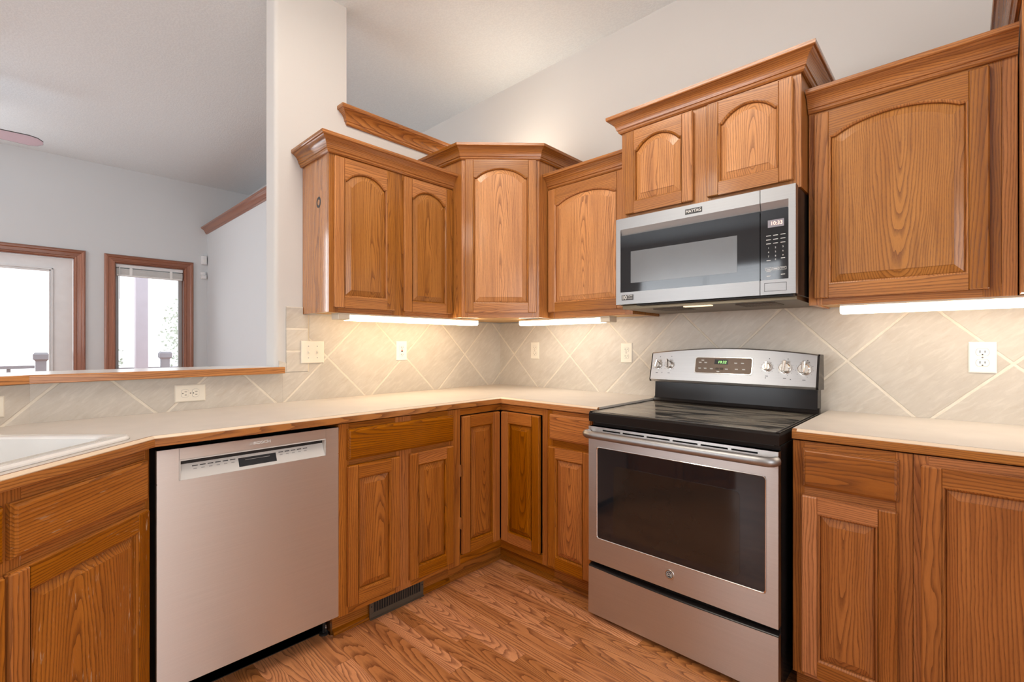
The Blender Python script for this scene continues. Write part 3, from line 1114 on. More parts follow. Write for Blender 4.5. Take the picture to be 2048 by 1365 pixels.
def base_cab(label, loc, rz, w, depth, doors, drawers, stiles, rails, toe=True, shoe_ext=(0, 0), name='base_cabinet', mat='oak_base'):
    t = thing(name, label, 'base cabinet', loc, rz, 'oak base cabinets')
    b = MB()
    frame(b, 0, w, 0.090, 0.875, rails, stiles=stiles)
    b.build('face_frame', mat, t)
    b = MB()
    b.box(0.001, 0.018, 0.019, depth, 0.092, 0.875, 'z')
    b.box(w - 0.018, w - 0.001, 0.019, depth, 0.092, 0.875, 'z')
    b.box(0.018, w - 0.018, 0.019, depth, 0.095, 0.112, 'x')
    b.build('carcass', mat, t)
    box_obj('shade_sheet', 'interior_shade', t, 0.018, w - 0.018, 0.0195, 0.03, 0.112, 0.87)  # dark sheet in place of the shade behind the doors
    if toe:
        b = MB()
        b.box(shoe_ext[0], w + shoe_ext[1], 0.055, 0.073, 0.0, 0.0895, 'x')
        b.prism([(0.0548, 0.0), (0.0548, 0.020), (0.050, 0.018), (0.042, 0.012), (0.038, 0.004), (0.038, 0.0)], shoe_ext[0], w + shoe_ext[1], axis='x', g='x')
        b.build('toe_kick', mat, t)
    for d in doors:
        door(t, *d, 0.0, sw=0.046, rw=0.053, yf=-0.020, bev_w=0.022, mat=mat)
    for d in drawers:
        drawer(t, *d, mat=mat)
    return t


XB = 0.615
# left run, between dishwasher and corner   (local x = world y + 1.547)
wB = 1.547 - 0.937
rl = lambda a, c: [(a, c, 0.840, 0.875), (a, c, 0.695, 0.735), (a, c, 0.090, 0.135)]
base_cab('two-door oak base cabinet with one wide drawer right of the dishwasher', (XB, -1.547, 0), R(90), wB, 0.60,
         [(0.034, 0.279, 0.123, 0.700), (0.334, 0.588, 0.123, 0.700)], [(0.035, 0.589, 0.725, 0.852)],
         [(0, 0.045), (0.265, 0.350), (wB - 0.045, wB)], rl(0.045, wB - 0.045)[:2] + [(0.045, wB - 0.045, 0.09, 0.135)])

# lazy-susan corner cabinet
cs = thing('corner_base_cabinet', 'inside corner oak base cabinet with a folding pair of narrow doors', 'base cabinet', (0, 0, 0), 0, 'oak base cabinets')
b = MB()
YC, XC = 0.936, 0.946
b.box(XB - 0.019, XB, -YC, -0.903, 0.09, 0.875, 'z', 0.0008)
b.box(XB - 0.0186, XB - 0.0004, -0.903, -XB + 0.019, 0.843, 0.875, 'y', 0.0008)
b.box(XB - 0.0186, XB - 0.0004, -0.903, -XB + 0.019, 0.09, 0.136, 'y', 0.0008)
b.box(0.913, XC, -XB, -XB + 0.019, 0.09, 0.875, 'z', 0.0008)
b.box(XB, 0.913, -XB + 0.0004, -XB + 0.0186, 0.843, 0.875, 'x', 0.0008)
b.box(XB, 0.913, -XB + 0.0004, -XB + 0.0186, 0.09, 0.136, 'x', 0.0008)
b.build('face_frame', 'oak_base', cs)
b = MB()
b.box(XB - 0.06, XB - 0.045, -0.93, -XB + 0.06, 0.10, 0.87)
b.box(XB - 0.045, 0.94, -XB + 0.045, -XB + 0.06, 0.10, 0.87)
b.build('shade_sheet', 'interior_shade', cs)  # dark boards in place of the shade behind the corner doors
b = MB()
b.box(0.543, 0.56, -YC + 0.0, -0.542, 0, 0.0895, 'y')
b.box(0.56, XC, -0.56, -0.543, 0, 0.0895, 'x')
b.sweep([(0.5601, -YC, 0), (0.5601, -0.5601, 0), (XC, -0.5601, 0)], [(0, 0), (0.017, 0), (0.017, 0.004), (0.013, 0.012), (0.005, 0.018), (0, 0.020)])
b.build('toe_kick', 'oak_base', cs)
# left leaf (local x = along +y), slightly proud at its left edge
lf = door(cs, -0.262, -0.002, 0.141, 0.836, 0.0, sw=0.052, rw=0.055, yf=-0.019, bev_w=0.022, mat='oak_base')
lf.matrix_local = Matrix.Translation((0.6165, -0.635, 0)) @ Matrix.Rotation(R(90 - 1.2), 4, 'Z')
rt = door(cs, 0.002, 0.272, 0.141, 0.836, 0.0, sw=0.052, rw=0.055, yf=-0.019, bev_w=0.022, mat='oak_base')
rt.matrix_local = Matrix.Translation((0.634, -0.6155, 0))
for z in (0.30, 0.565):
    h = box_obj('hinge', 'chrome', cs, XB - 0.012, XB + 0.012, -0.904, -0.899, z - 0.03, z + 0.03)

# right leg, between corner and range
wR = 1.2475 - 0.947
base_cab('narrow one-door oak base cabinet with one drawer left of the range', (0.947, -XB, 0), 0, wR, 0.60,
         [(0.016, 0.268, 0.108, 0.697)], [(0.022, 0.268, 0.733, 0.857)], [(0, 0.03), (wR - 0.04, wR)], rl(0.03, wR - 0.04))

# right of range
base_cab('one-door oak base cabinet with one drawer right of the range', (2.027, -0.623, 0), 0, 0.312, 0.61,
         [(0.029, 0.277, 0.108, 0.697)], [(0.032, 0.280, 0.727, 0.854)], [(0, 0.034), (0.272, 0.312)], rl(0.034, 0.272), mat='oak_base_right')
base_cab('oak base cabinet with full-height door cut off by the right edge of the picture', (2.340, -0.623, 0), 0, 0.86, 0.61,
         [(0.018, 0.424, 0.108, 0.848), (0.436, 0.842, 0.108, 0.848)], [], [(0, 0.034), (0.40, 0.46), (0.826, 0.86)],
         [(0.034, 0.826, 0.840, 0.875), (0.034, 0.826, 0.090, 0.125)], mat='oak_base_right')

# diagonal sink base (local x along (-1,1)/sqrt2; right end at the dishwasher)
SQ = math.sqrt(0.5)
uR = 1.945                       # u of the right stile edge: u=(y-x)*SQ -> -1.945


def sink_pt(u, v):               # u along (-1,1), v into (-1,-1)
    return (-(u + v) * SQ, (u - v) * SQ)


vF = 1.573 * SQ
wS = 0.86
sx, sy = sink_pt(-1.942 - wS, vF)
base_cab('worn oak sink base cabinet set diagonally left of the dishwasher', (sx, sy, 0), R(135), wS, 0.40,
         [(wS - 0.443, wS - 0.023, 0.108, 0.686), (0.02, wS - 0.453, 0.108, 0.686)], [(wS - 0.436, wS - 0.024, 0.716, 0.843), (0.02, wS - 0.453, 0.716, 0.843)],
         [(0, 0.04), (wS - 0.49, wS - 0.40), (wS - 0.018, wS)], [(0.04, wS - 0.018, 0.835, 0.875), (0.04, wS - 0.018, 0.685, 0.725), (0.04, wS - 0.018, 0.09, 0.12)], mat='oak_worn')

# ------------------------------------------------------------------ worktops
CT = 0.914
ED = [(0.0, -0.034), (0.017, -0.034), (0.0185, -0.032), (0.0185, -0.0085), (0.010, -0.0010), (0.0, -0.0010)]
BAND = [(0.0098, -0.0012), (0.0186, -0.0088), (0.0190, -0.0066), (0.0105, 0.0004), (0.0098, 0.0004)]
cn = thing('worktop', 'L-shaped cream laminate worktop with oak edge from the sink round to the range', 'worktop', (0, 0, CT))
fx = 0.6115
bx, by = fx, -2.160
e1 = (bx + 0.60, by - 0.60)
b = MB()
sk = []
outer = [(0.011, -0.011), (0.011, -2.415), (0.35 + 0.011, -3.26), (e1[0] - 0.02, e1[1] - 0.42), e1, (bx, by), (fx, -fx), (1.2465, -fx), (1.2465, -0.011)]
# slab with a cut-out for the sink bowl
S0, S1, V0, V1 = -2.80, -2.005, 1.140, 1.650
hole = [sink_pt(S0, V0), sink_pt(S1, V0), sink_pt(S1, V1), sink_pt(S0, V1)]
b2 = bmesh.new()


def slab(b2, outer, hole, z0, z1):
    for z in (z0, z1):
        vo = [b2.verts.new((p[0], p[1], z)) for p in outer]
        eo = [b2.edges.new((vo[i], vo[(i + 1) % len(vo)])) for i in range(len(vo))]
        if hole:
            vh = [b2.verts.new((p[0], p[1], z)) for p in hole]
            eo += [b2.edges.new((vh[i], vh[(i + 1) % len(vh)])) for i in range(len(vh))]
        bmesh.ops.triangle_fill(b2, edges=eo, use_beauty=True, use_dissolve=False)
    b2.verts.ensure_lookup_table()
    n = len(outer)
    m_ = len(hole or [])
    V = b2.verts
    for i in range(n):
        b2.faces.new([V[i], V[(i + 1) % n], V[n + m_ + (i + 1) % n], V[n + m_ + i]])
    for i in range(m_):
        b2.faces.new([V[n + i], V[n + (i + 1) % m_], V[2 * n + m_ + (i + 1) % m_], V[2 * n + m_ + i]])


slab(b2, outer, hole, -0.036, 0.0)
b.absorb(b2)
b.build('slab', 'counter', cn)
path = [(e1[0], e1[1], 0), (bx, by, 0), (fx, -fx, 0), (1.2465, -fx, 0)]
b = MB()
b.sweep(path, ED)
b.build('front_edge', 'oak', cn)
b = MB()
b.sweep(path, BAND)
b.build('edge_band', 'laminate_band', cn)

c2 = thing('worktop', 'cream laminate worktop with oak edge right of the range', 'worktop', (2.0255, 0, CT))
box_obj('slab', 'counter', c2, 0, 1.18, -fx, -0.011, -0.036, 0.0)
b = MB()
b.sweep([(0, -fx, 0), (1.18, -fx, 0)], ED)
b.build('front_edge', 'oak', c2)
b = MB()
b.sweep([(0.014, -fx, 0), (1.18, -fx, 0)], BAND)
b.build('edge_band', 'laminate_band', c2)

# ------------------------------------------------------------------ sink
cxs, cys = sink_pt((S0 + S1) / 2, (V0 + V1) / 2)
sk = thing('kitchen_sink', 'white drop-in kitchen sink set diagonally in the worktop corner', 'sink', (cxs, cys, CT), R(135))
hx, hy = (S1 - S0) / 2, (V1 - V0) / 2


def rr(hx, hy, r, z, n=6):
    return [(p[0], p[1], z) for p in rrect(-hx, hx, -hy, hy, r, n)]


b = MB()
b.loops([rr(hx + 0.022, hy + 0.022, 0.045, 0.0008), rr(hx + 0.022, hy + 0.022, 0.045, 0.006), rr(hx + 0.016, hy + 0.016, 0.040, 0.0115), rr(hx - 0.020, hy - 0.020, 0.05, 0.0115),
         rr(hx - 0.030, hy - 0.030, 0.05, 0.006), rr(hx - 0.040, hy - 0.040, 0.06, -0.10), rr(hx - 0.055, hy - 0.055, 0.07, -0.165), rr(hx - 0.10, hy - 0.10, 0.08, -0.180)], cap=True)
b.build('basin', 'porcelain', sk, smooth=40)
b = MB()
b.cyl((0, 0.05, -0.1795), (0, 0.05, -0.176), 0.045)
b.build('drain', 'chrome', sk)

# ------------------------------------------------------------------ dishwasher (local x = world y + 2.142)
dw = thing('dishwasher', 'stainless steel dishwasher under the worktop', 'dishwasher', (0.617, -2.1458, 0), R(90))
WD = 0.598
b = MB()
px0, px1, pz0, pz1 = 0.059, 0.545, 0.759, 0.8225
b.prism(rrect(0.0, WD, 0.098, pz0, 0.004)[:], -0.0, 0.022, axis='y')
b.box(0.0, px0 - 0.0008, 0.0, 0.022, pz0, 0.863, bev=0.0)
b.box(px1 + 0.0008, WD, 0.0, 0.022, pz0, 0.863, bev=0.0)
b.box(0.0, WD, 0.0, 0.03, 0.8622, 0.8645, bev=0.0008)
b.build('door_panel', 'steel_v', dw)
o = box_obj('handle_band', 'steel_v', dw, px0, px1, -0.0003, 0.022, 0.8268, 0.8628)
o['label'] = 'stainless band above the finger pocket'
box_obj('pocket_lip', 'grey_panel', dw, px0, px1, -0.0005, 0.012, 0.8222, 0.8262)
b = MB()
# slanted control panel inside the pocket, with side cheeks
b.prism([(0.0006, pz0 + 0.001), (0.030, pz1 - 0.001), (0.034, pz1 - 0.001), (0.034, pz0), (0.0006, pz0)], px0, px1, axis='x')
b.box(px0, px0 + 0.004, 0.0006, 0.032, pz0, pz1)
b.box(px1 - 0.004, px1, 0.0006, 0.032, pz0, pz1)
cp = b.build('control_panel', 'grey_panel', dw)
SL = math.degrees(math.atan2(pz1 - pz0, 0.030))
# rectangles lying on the slanted panel: t = 0 at the front edge .. 1 at the back
slope_n = Vector((0, -(pz1 - pz0), 0.030)).normalized()


def on_slant(x, t, lift=0.0006):
    p = Vector((x, 0.0006 + t * 0.0294, pz0 + 0.001 + t * (pz1 - pz0 - 0.002)))
    return p + slope_n * lift


def quad_slant(b, x0, x1, t0, t1, lift=0.0006):
    b2 = bmesh.new()
    b2.faces.new([b2.verts.new(p) for p in (on_slant(x0, t0, lift), on_slant(x1, t0, lift), on_slant(x1, t1, lift), on_slant(x0, t1, lift))])
    r = bmesh.ops.extrude_face_region(b2, geom=b2.faces[:])
    bmesh.ops.translate(b2, verts=[v for v in r['geom'] if isinstance(v, bmesh.types.BMVert)], vec=slope_n * -0.0005)
    b.absorb(b2)


b = MB()
quad_slant(b, 0.236, 0.362, 0.16, 0.62)
ds = b.build('display', 'black_glass', cp)
b = MB()
quad_slant(b, 0.258, 0.34, 0.475, 0.495, 0.0010)
b.build('display_line', 'grey_print', ds)
for i in range(11):
    kx = 0.098 + i * 0.0225 if i < 6 else 0.372 + (i - 6) * 0.0225
    b = MB()
    quad_slant(b, kx, kx + 0.0165, 0.585, 0.63)
    km = b.build('key_mark', 'dark_print', cp)
    b = MB()
    quad_slant(b, kx + 0.003, kx + 0.013, 0.44, 0.48)
    b.build('key_legend', 'grey_print', km)
text('lettering', 'BOSCH', 0.0145, 'white_print', dw, (0.309, -0.0012, 0.8470), sx=1.25, bold=0.0004)
b = MB()
for r0, r1 in ((0.0066, 0.0056),):
    n = 24
    ring1 = [(0.272 + r0 * math.cos(2 * math.pi * i / n), -0.0008, 0.8452 + r0 * math.sin(2 * math.pi * i / n)) for i in range(n)]
    ring2 = [(0.272 + r1 * math.cos(2 * math.pi * i / n), -0.0008, 0.8452 + r1 * math.sin(2 * math.pi * i / n)) for i in range(n)]
    b.loops([ring1, ring2])
b.box(0.2692, 0.2702, -0.0009, -0.0004, 0.8415, 0.849)
b.box(0.2738, 0.2748, -0.0009, -0.0004, 0.8415, 0.849)
b.box(0.2702, 0.2738, -0.0009, -0.0004, 0.8447, 0.8457)
b.build('emblem', 'white_print', dw)
b = MB()
b.box(0.004, WD - 0.004, 0.023, 0.58, 0.10, 0.857)
b.box(0.02, WD - 0.02, 0.10, 0.58, 0.0, 0.10)
b.build('tub_body', 'black_matte', dw)
box_obj('toe_panel', 'black', dw, 0.006, WD - 0.006, 0.100, 0.128, 0.003, 0.105)
b = MB()
b.cyl((WD - 0.022, 0.085, 0.0), (WD - 0.022, 0.085, 0.10), 0.006, n=10)
b.cyl((WD - 0.022, 0.085, 0.0), (WD - 0.022, 0.085, 0.008), 0.018, n=14)
b.build('levelling_foot', 'black_matte', dw)
b = MB()
b.prism([(0.050, 0.0), (0.098, 0.0), (0.098, 0.030), (0.094, 0.030), (0.092, 0.006), (0.050, 0.004)], WD - 0.012, WD - 0.002, axis='x')
b.build('anchor_clip', 'chrome', dw)
for x0, x1 in ((0.10, 0.16), (0.27, 0.31), (0.43, 0.50)):
    box_obj('mounting_tab', 'chrome', dw, x0, x1, 0.05, 0.09, 0.868, 0.8735)

# ------------------------------------------------------------------ range (local x = world x - 1.25)
rg = thing('range', 'free-standing stainless electric range with black ceramic hob', 'range', (1.2505, 0, 0))
RW = 0.754
b = MB()
b.box(0.004, RW - 0.002, -0.675, -0.035, 0.030, 0.858, bev=0.002)
b.build('body', 'black', rg)
for x in (0.05, RW - 0.05):
    for y in (-0.62, -0.10):
        b = MB()
        b.cyl((x, y, 0.0), (x, y, 0.035), 0.016, n=14)
        b.build('foot', 'black_matte', rg)
b = MB()
ya, yb_ = -0.706, -0.672
dz0, dz1 = 0.252, 0.842
gx0, gx1, gz0, gz1 = 0.046, 0.714, 0.359, 0.754
b.box(0.003, gx0, ya, yb_, dz0, dz1)
b.box(gx1, RW - 0.001, ya, yb_, dz0, dz1)
b.box(gx0, gx1, ya, yb_, dz0, gz0)
# head of the door above the glass, with the row of vent slots left open
b.box(gx0, gx1, ya, yb_, gz1, 0.8265)
b.box(gx0, gx1, ya, yb_, 0.8325, dz1)
xs = [gx0, 0.075, 0.160, 0.172, 0.268, 0.280, 0.376, 0.388, 0.484, 0.496, 0.592, 0.604, 0.690, gx1]
for i in range(0, len(xs), 2):
    b.box(xs[i], xs[i + 1], ya, yb_, 0.8265, 0.8325)
od = b.build('oven_door', 'steel', rg)
box_obj('door_core', 'black_matte', od, gx0 - 0.01, gx1 + 0.01, -0.690, -0.672, 0.82, 0.838)
b = MB()
o1 = [(p[0], -0.7075, p[1]) for p in rrect(gx0 - 0.002, gx1 + 0.002, gz0 - 0.002, gz1 + 0.002, 0.012)]
o2 = [(p[0], -0.7085, p[1]) for p in rrect(gx0, gx1, gz0, gz1, 0.011)]
o3 = [(p[0], -0.7060, p[1]) for p in rrect(gx0 + 0.0025, gx1 - 0.0025, gz0 + 0.0025, gz1 - 0.0025, 0.010)]
b.loops([o1, o2, o3])
b.build('window_bezel', 'chrome', od, smooth=40)
b = MB()
b.prism(rrect(gx0 + 0.001, gx1 - 0.001, gz0 + 0.001, gz1 - 0.001, 0.010), -0.7064, -0.690, axis='y')
wg = b.build('oven_window', 'black_glass', od)
b = MB()
b.prism(rrect(0.128, 0.632, 0.388, 0.686, 0.020), -0.7070, -0.7060, axis='y')
b.build('inner_window', 'oven_inner', wg)
b = MB()
hp = []
zc = 0.8125
hpts = [(0.006, -0.713), (0.010, -0.735), (0.022, -0.7455), (0.06, -0.747)] + [(0.06 + i * 0.0634, -0.747 - 0.004 * math.sin(math.pi * i / 10)) for i in range(1, 10)] + [(0.694, -0.747), (0.732, -0.7455), (0.744, -0.735), (0.748, -0.713)]
b.tube([(p[0], p[1], zc) for p in hpts], 0.0165, 20)
b.build('door_handle', 'steel_light', od, smooth=50)
b = MB()
cxl, czl = 0.376, 0.311
b.cyl((cxl, -0.7062, czl), (cxl, -0.7095, czl), 0.0185, 0.0175, n=32)
em = b.build('emblem', 'chrome', od, smooth=40)
b = MB()
b.cyl((cxl, -0.7094, czl), (cxl, -0.7099, czl), 0.0150, n=32)
b.build('emblem_face', 'dark_print', em)
text('lettering', 'GE', 0.017, 'white_print', em, (cxl, -0.7101, czl), shear=0.25)
b = MB()
n = 28
for r0, r1 in ((0.0128, 0.0118),):
    b.loops([[(cxl + r * math.cos(2 * math.pi * i / n), -0.7102, czl + r * math.sin(2 * math.pi * i / n)) for i in range(n)] for r in (r0, r1)])
b.build('emblem_ring', 'white_print', em)
# storage drawer with a slightly bowed top
b = MB()
N = 16
top = [(RW - 0.001 + (0.003 - RW + 0.001) * i / N, 0.226 - 0.007 * math.sin(math.pi * i / N)) for i in range(N + 1)]
b.prism([(0.001, 0.022), (RW - 0.001, 0.022)] + top, -0.706, -0.676, axis='y')
sd = b.build('storage_drawer', 'steel', rg)
b = MB()
rows = []
for i in range(N + 1):
    x = 0.003 + (RW - 0.004) * i / N
    z = 0.226 - 0.007 * math.sin(math.pi * i / N)
    rows.append([(x, -0.7062, z), (x, -0.702, z + 0.005), (x, -0.690, z + 0.009), (x, -0.676, z + 0.009)])
b.loops(rows, closed=False)
b.build('drawer_lip', 'black', sd, smooth=40)
# hob
b = MB()
b.prism([(-0.700, 0.862), (-0.7005, 0.895), (-0.697, 0.9015), (-0.690, 0.9035), (-0.672, 0.9035), (-0.672, 0.9025), (-0.12, 0.9025), (-0.095, 0.908), (-0.082, 0.925), (-0.060, 0.925), (-0.060, 0.862)], 0.0, RW + 0.0, axis='x')
ho = b.build('hob_frame', 'black', rg, smooth=20)
for x0, x1 in ((0.0, 0.012), (RW - 0.012, RW)):
    b = MB()
    b.box(x0, x1, -0.697, -0.10, 0.9025, 0.9065, bev=0.0015)
    b.build('hob_rim', 'black', ho)
b = MB()
b.box(0.014, RW - 0.014, -0.680, -0.135, 0.9022, 0.9048, bev=0.0006)
b.build('hob_glass', 'hob', ho)
b = MB()
b.prism([(-0.684, 0.8565), (-0.684, 0.8615), (-0.60, 0.8615), (-0.60, 0.8565)], 0.02, RW - 0.02, axis='x')
b.build('hob_gap', 'black_matte', ho)
# backguard
b = MB()
b.prism([(-0.088, 0.920), (-0.083, 1.005), (-0.02, 1.005), (-0.02, 0.920)], 0.006, RW - 0.006, axis='x')
bg = b.build('backguard', 'black', rg)
b = MB()


def bg_face(x, t):
    """front face of the control panel; t 0 bottom .. 1 top (arched)"""
    zt = 1.152 + 0.026 * math.sin(math.pi * max(0, min(1, x / RW))) ** 0.9
    z = 1.020 + t * (zt - 1.020)
    y = -0.136 + (z - 1.020) * 0.26
    return Vector((x, y, z))


NX = 28
rows = []
for i in range(NX + 1):
    x = 0.001 + (RW - 0.002) * i / NX
    p0, p1 = bg_face(x, 0), bg_face(x, 1)
    rows.append([(x, -0.083, 1.003), (x, -0.128, 1.010), (p0.x, p0.y + 0.003, p0.z - 0.004), tuple(p0), tuple(p1), (x, p1.y + 0.006, p1.z + 0.005), (x, -0.03, p1.z + 0.001), (x, -0.022, 1.003)])
b.loops(rows, closed=True)
for r_ in (rows[0], rows[-1]):
    b.bm.faces.new([b.bm.verts.new(p) for p in r_])
cpn = b.build('control_panel', 'steel', bg, smooth=25)
for x0, x1 in ((-0.002, 0.004), (RW - 0.004, RW + 0.006)):
    b = MB()
    xm = max(0.0, min(RW, (x0 + x1) / 2))
    p0, p1 = bg_face(xm, 0), bg_face(xm, 1)
    b.prism([(p0.y + 0.003, p0.z - 0.012), (p0.y - 0.0005, p0.z), (p1.y - 0.0005, p1.z), (p1.y + 0.008, p1.z + 0.006), (-0.03, p1.z + 0.004), (-0.022, 1.003)], x0, x1, axis='x', bev=0.001)
    b.build('panel_end_cap', 'black', cpn)
TL = math.degrees(math.atan(0.26))
yn = Vector((0, -1, 0.26)).normalized()


def on_bg(x, z, lift=0.0):
    return Vector((x, -0.136 + (z - 1.020) * 0.26, z)) + yn * lift


def quad_bg(b, x0, x1, z0, z1, lift, th=0.001, r=None):
    pts = rrect(x0, x1, z0, z1, r, 4) if r else [(x0, z0), (x1, z0), (x1, z1), (x0, z1)]
    b2 = bmesh.new()
    b2.faces.new([b2.verts.new(on_bg(p[0], p[1], lift)) for p in pts])
    r_ = bmesh.ops.extrude_face_region(b2, geom=b2.faces[:])
    bmesh.ops.translate(b2, verts=[v for v in r_['geom'] if isinstance(v, bmesh.types.BMVert)], vec=yn * -th)
    b.absorb(b2)


b = MB()
f0 = lambda d, lift: [tuple(on_bg(p[0], p[1], lift)) for p in rrect(0.232 + d, 0.500 - d, 1.058 + d, 1.139 - d, 0.010)]
b.loops([f0(0, 0.0005), f0(0.001, 0.0035), f0(0.004, 0.0035), f0(0.005, 0.001)])
b.build('display_bezel', 'chrome', cpn, smooth=30)
b = MB()
quad_bg(b, 0.2355, 0.4965, 1.0615, 1.1355, 0.0012, 0.0008)
dp = b.build('display_panel', 'panel_brown', cpn)
b = MB()
quad_bg(b, 0.327, 0.390, 1.1045, 1.128, 0.0018, 0.0008)
cd = b.build('clock_display', 'black_glass', dp)
text('clock_digits', '10:32', 0.0175, 'led_green', cd, tuple(on_bg(0.362, 1.1145, 0.0024)), tilt=90 - TL, shear=0.2, sx=1.05)
for x, z in ((0.258, 1.112), (0.285, 1.112), (0.258, 1.084), (0.285, 1.084), (0.315, 1.083), (0.385, 1.083), (0.425, 1.112), (0.455, 1.112), (0.430, 1.084), (0.462, 1.084), (0.347, 1.071), (0.270, 1.123)):
    b = MB()
    quad_bg(b, x - 0.0075, x + 0.006, z, z + 0.0022, 0.0018, 0.0006)
    quad_bg(b, x - 0.006, x + 0.0065, z - 0.003, z + 0.0002, 0.0018, 0.0006)
    b.build('key_legend', 'white_print', dp)
for x in (0.342, 0.362):
    b = MB()
    quad_bg(b, x - 0.008, x + 0.008, 1.0785, 1.0885, 0.0018, 0.0006)
    b.build('key', 'vent', dp)
# ring marks and dots around the knobs
KN = [(0.036, 1.093, 0.022), (0.101, 1.094, 0.022), (0.560, 1.096, 0.020), (0.632, 1.095, 0.0255), (0.706, 1.092, 0.0265)]
DOTS = [(0.567, 1.136), (0.641, 1.136), (0.716, 1.131), (0.722, 1.124), (0.556, 1.050), (0.655, 1.048), (0.046, 1.136), (0.108, 1.139), (0.064, 1.055)]
for x, z, r in KN:
    b = MB()
    for a in range(20, 340, 32):
        ax = x + (r + 0.007) * math.cos(R(a + 90 - 180))
        az = z + (r + 0.007) * math.sin(R(a + 90 - 180))
        quad_bg(b, ax - 0.0013, ax + 0.0013, az - 0.0007, az + 0.0007, 0.0006, 0.0004)
    quad_bg(b, x - 0.006, x + 0.006, z - r - 0.019, z - r - 0.0165, 0.0006, 0.0004)
    b.build('dial_marks', 'dark_print', cpn)
for x, z in DOTS:
    b = MB()
    quad_bg(b, x - 0.0018, x + 0.0018, z - 0.0018, z + 0.0018, 0.0006, 0.0004)
    b.build('indicator_dot', 'dark_print', cpn)
for i, (x, z, r) in enumerate(KN):
    b = MB()
    c = on_bg(x, z)
    b.cyl(c, c + yn * 0.004, r, r, n=32)
    b.cyl(c + yn * 0.004, c + yn * 0.020, r * 0.93, r * 0.84, n=32)
    b.cyl(c + yn * 0.020, c + yn * 0.0225, r * 0.84, r * 0.74, n=32)
    k = b.build('knob', 'chrome', cpn, smooth=35)
    b = MB()
    ang = R((8, -8, 0, 4, 2)[i])
    mt = Matrix.Translation(c) @ Matrix.Rotation(R(-TL), 4, 'X') @ Matrix.Rotation(ang, 4, 'Y')
    b.box(-r * 0.24, r * 0.24, -0.034, -0.015, -r * 0.80, r * 1.20, bev=0.003, mat=mt)
    b.build('knob_grip', 'chrome', k)

# ------------------------------------------------------------------ microwave (local x = world x - 1.2515)
mw = thing('microwave', 'over-the-range stainless microwave under the raised wall cabinet', 'microwave', (1.2515, 0, 0))
MWW = 0.751
yF = -0.474
b = MB()
b.box(0.004, MWW - 0.002, -0.440, -0.012, 1.386, 1.7935, bev=0.002)
b.build('body', 'black', mw)


def mw_front(name, x0, x1, z0, z1, gx0, gx1, gz0, gz1, parent):
    """steel front with a recessed glass opening and a scooped upper lip"""
    b = MB()
    b.box(x0, gx0, yF, yF + 0.036, z0, z1) if gx0 > x0 else None
    b.box(gx1, x1, yF, yF + 0.036, z0, z1) if gx1 < x1 else None
    b.box(gx0, gx1, yF, yF + 0.036, z0, gz0)
    b.prism([(yF, z1), (yF, gz1 + 0.030), (yF + 0.012, gz1), (yF + 0.036, gz1), (yF + 0.036, z1)], gx0, gx1, axis='x')
    return b.build(name, 'steel_light', parent)


SX = 0.6305
md = mw_front('door', 0.0, SX - 0.0012, 1.389, 1.7935, 0.0235, SX - 0.0012, 1.4455, 1.712, mw)
b = MB()
b.box(0.0235, SX - 0.0014, yF + 0.0016, yF + 0.02, 1.4455, 1.712)
gl = b.build('door_glass', 'black_glass', md)
b = MB()
b.box(0.077, 0.5465, yF + 0.0010, yF + 0.003, 1.4865, 1.6335)
b.build('viewing_window', 'window_reflection', gl)
mc = mw_front('control_side', SX + 0.0012, MWW, 1.389, 1.7935, SX + 0.0012, 0.7275, 1.4455, 1.712, mw)
b = MB()
b.prism(rrect(SX + 0.0014, 0.7275, 1.4455, 1.712, 0.006), yF + 0.0016, yF + 0.02, axis='y')
kp = b.build('keypad', 'black_glass', mc)
b = MB()
b.box(0.6575, 0.7125, yF + 0.0008, yF + 0.003, 1.644, 1.672)
ck = b.build('clock_display', 'lcd', kp)
text('clock_digits', '10:33', 0.020, 'led_orange', ck, (0.6875, yF + 0.0003, 1.658), sx=0.95)
KX = (0.660, 0.684, 0.709)
for row, z in (('123', 1.5665), ('456', 1.5505), ('789', 1.5345)):
    for ch, x in zip(row, KX):
        text('digit_key', ch, 0.0085, 'white_print', kp, (x, yF + 0.0009, z))
text('digit_key', '0', 0.0085, 'white_print', kp, (KX[1], yF + 0.0009, 1.521))
spots = [(x, z, 0.008) for z in (1.612, 1.597, 1.582) for x in KX] + [(x, z, 0.007) for x, z in ((KX[0], 1.5185), (KX[2], 1.523), (KX[0], 1.476), (KX[0], 1.459), (KX[2], 1.462))]
for x, z, hw_ in spots:
    box_obj('key_legend', 'white_print', kp, x - hw_, x + hw_, yF + 0.0009, yF + 0.0017, z, z + 0.0022)


def outline_box(b, x0, x1, z0, z1, t, y0, y1):
    b.box(x0, x1, y0, y1, z0, z0 + t)
    b.box(x0, x1, y0, y1, z1 - t, z1)
    b.box(x0, x0 + t, y0, y1, z0 + t, z1 - t)
    b.box(x1 - t, x1, y0, y1, z0 + t, z1 - t)


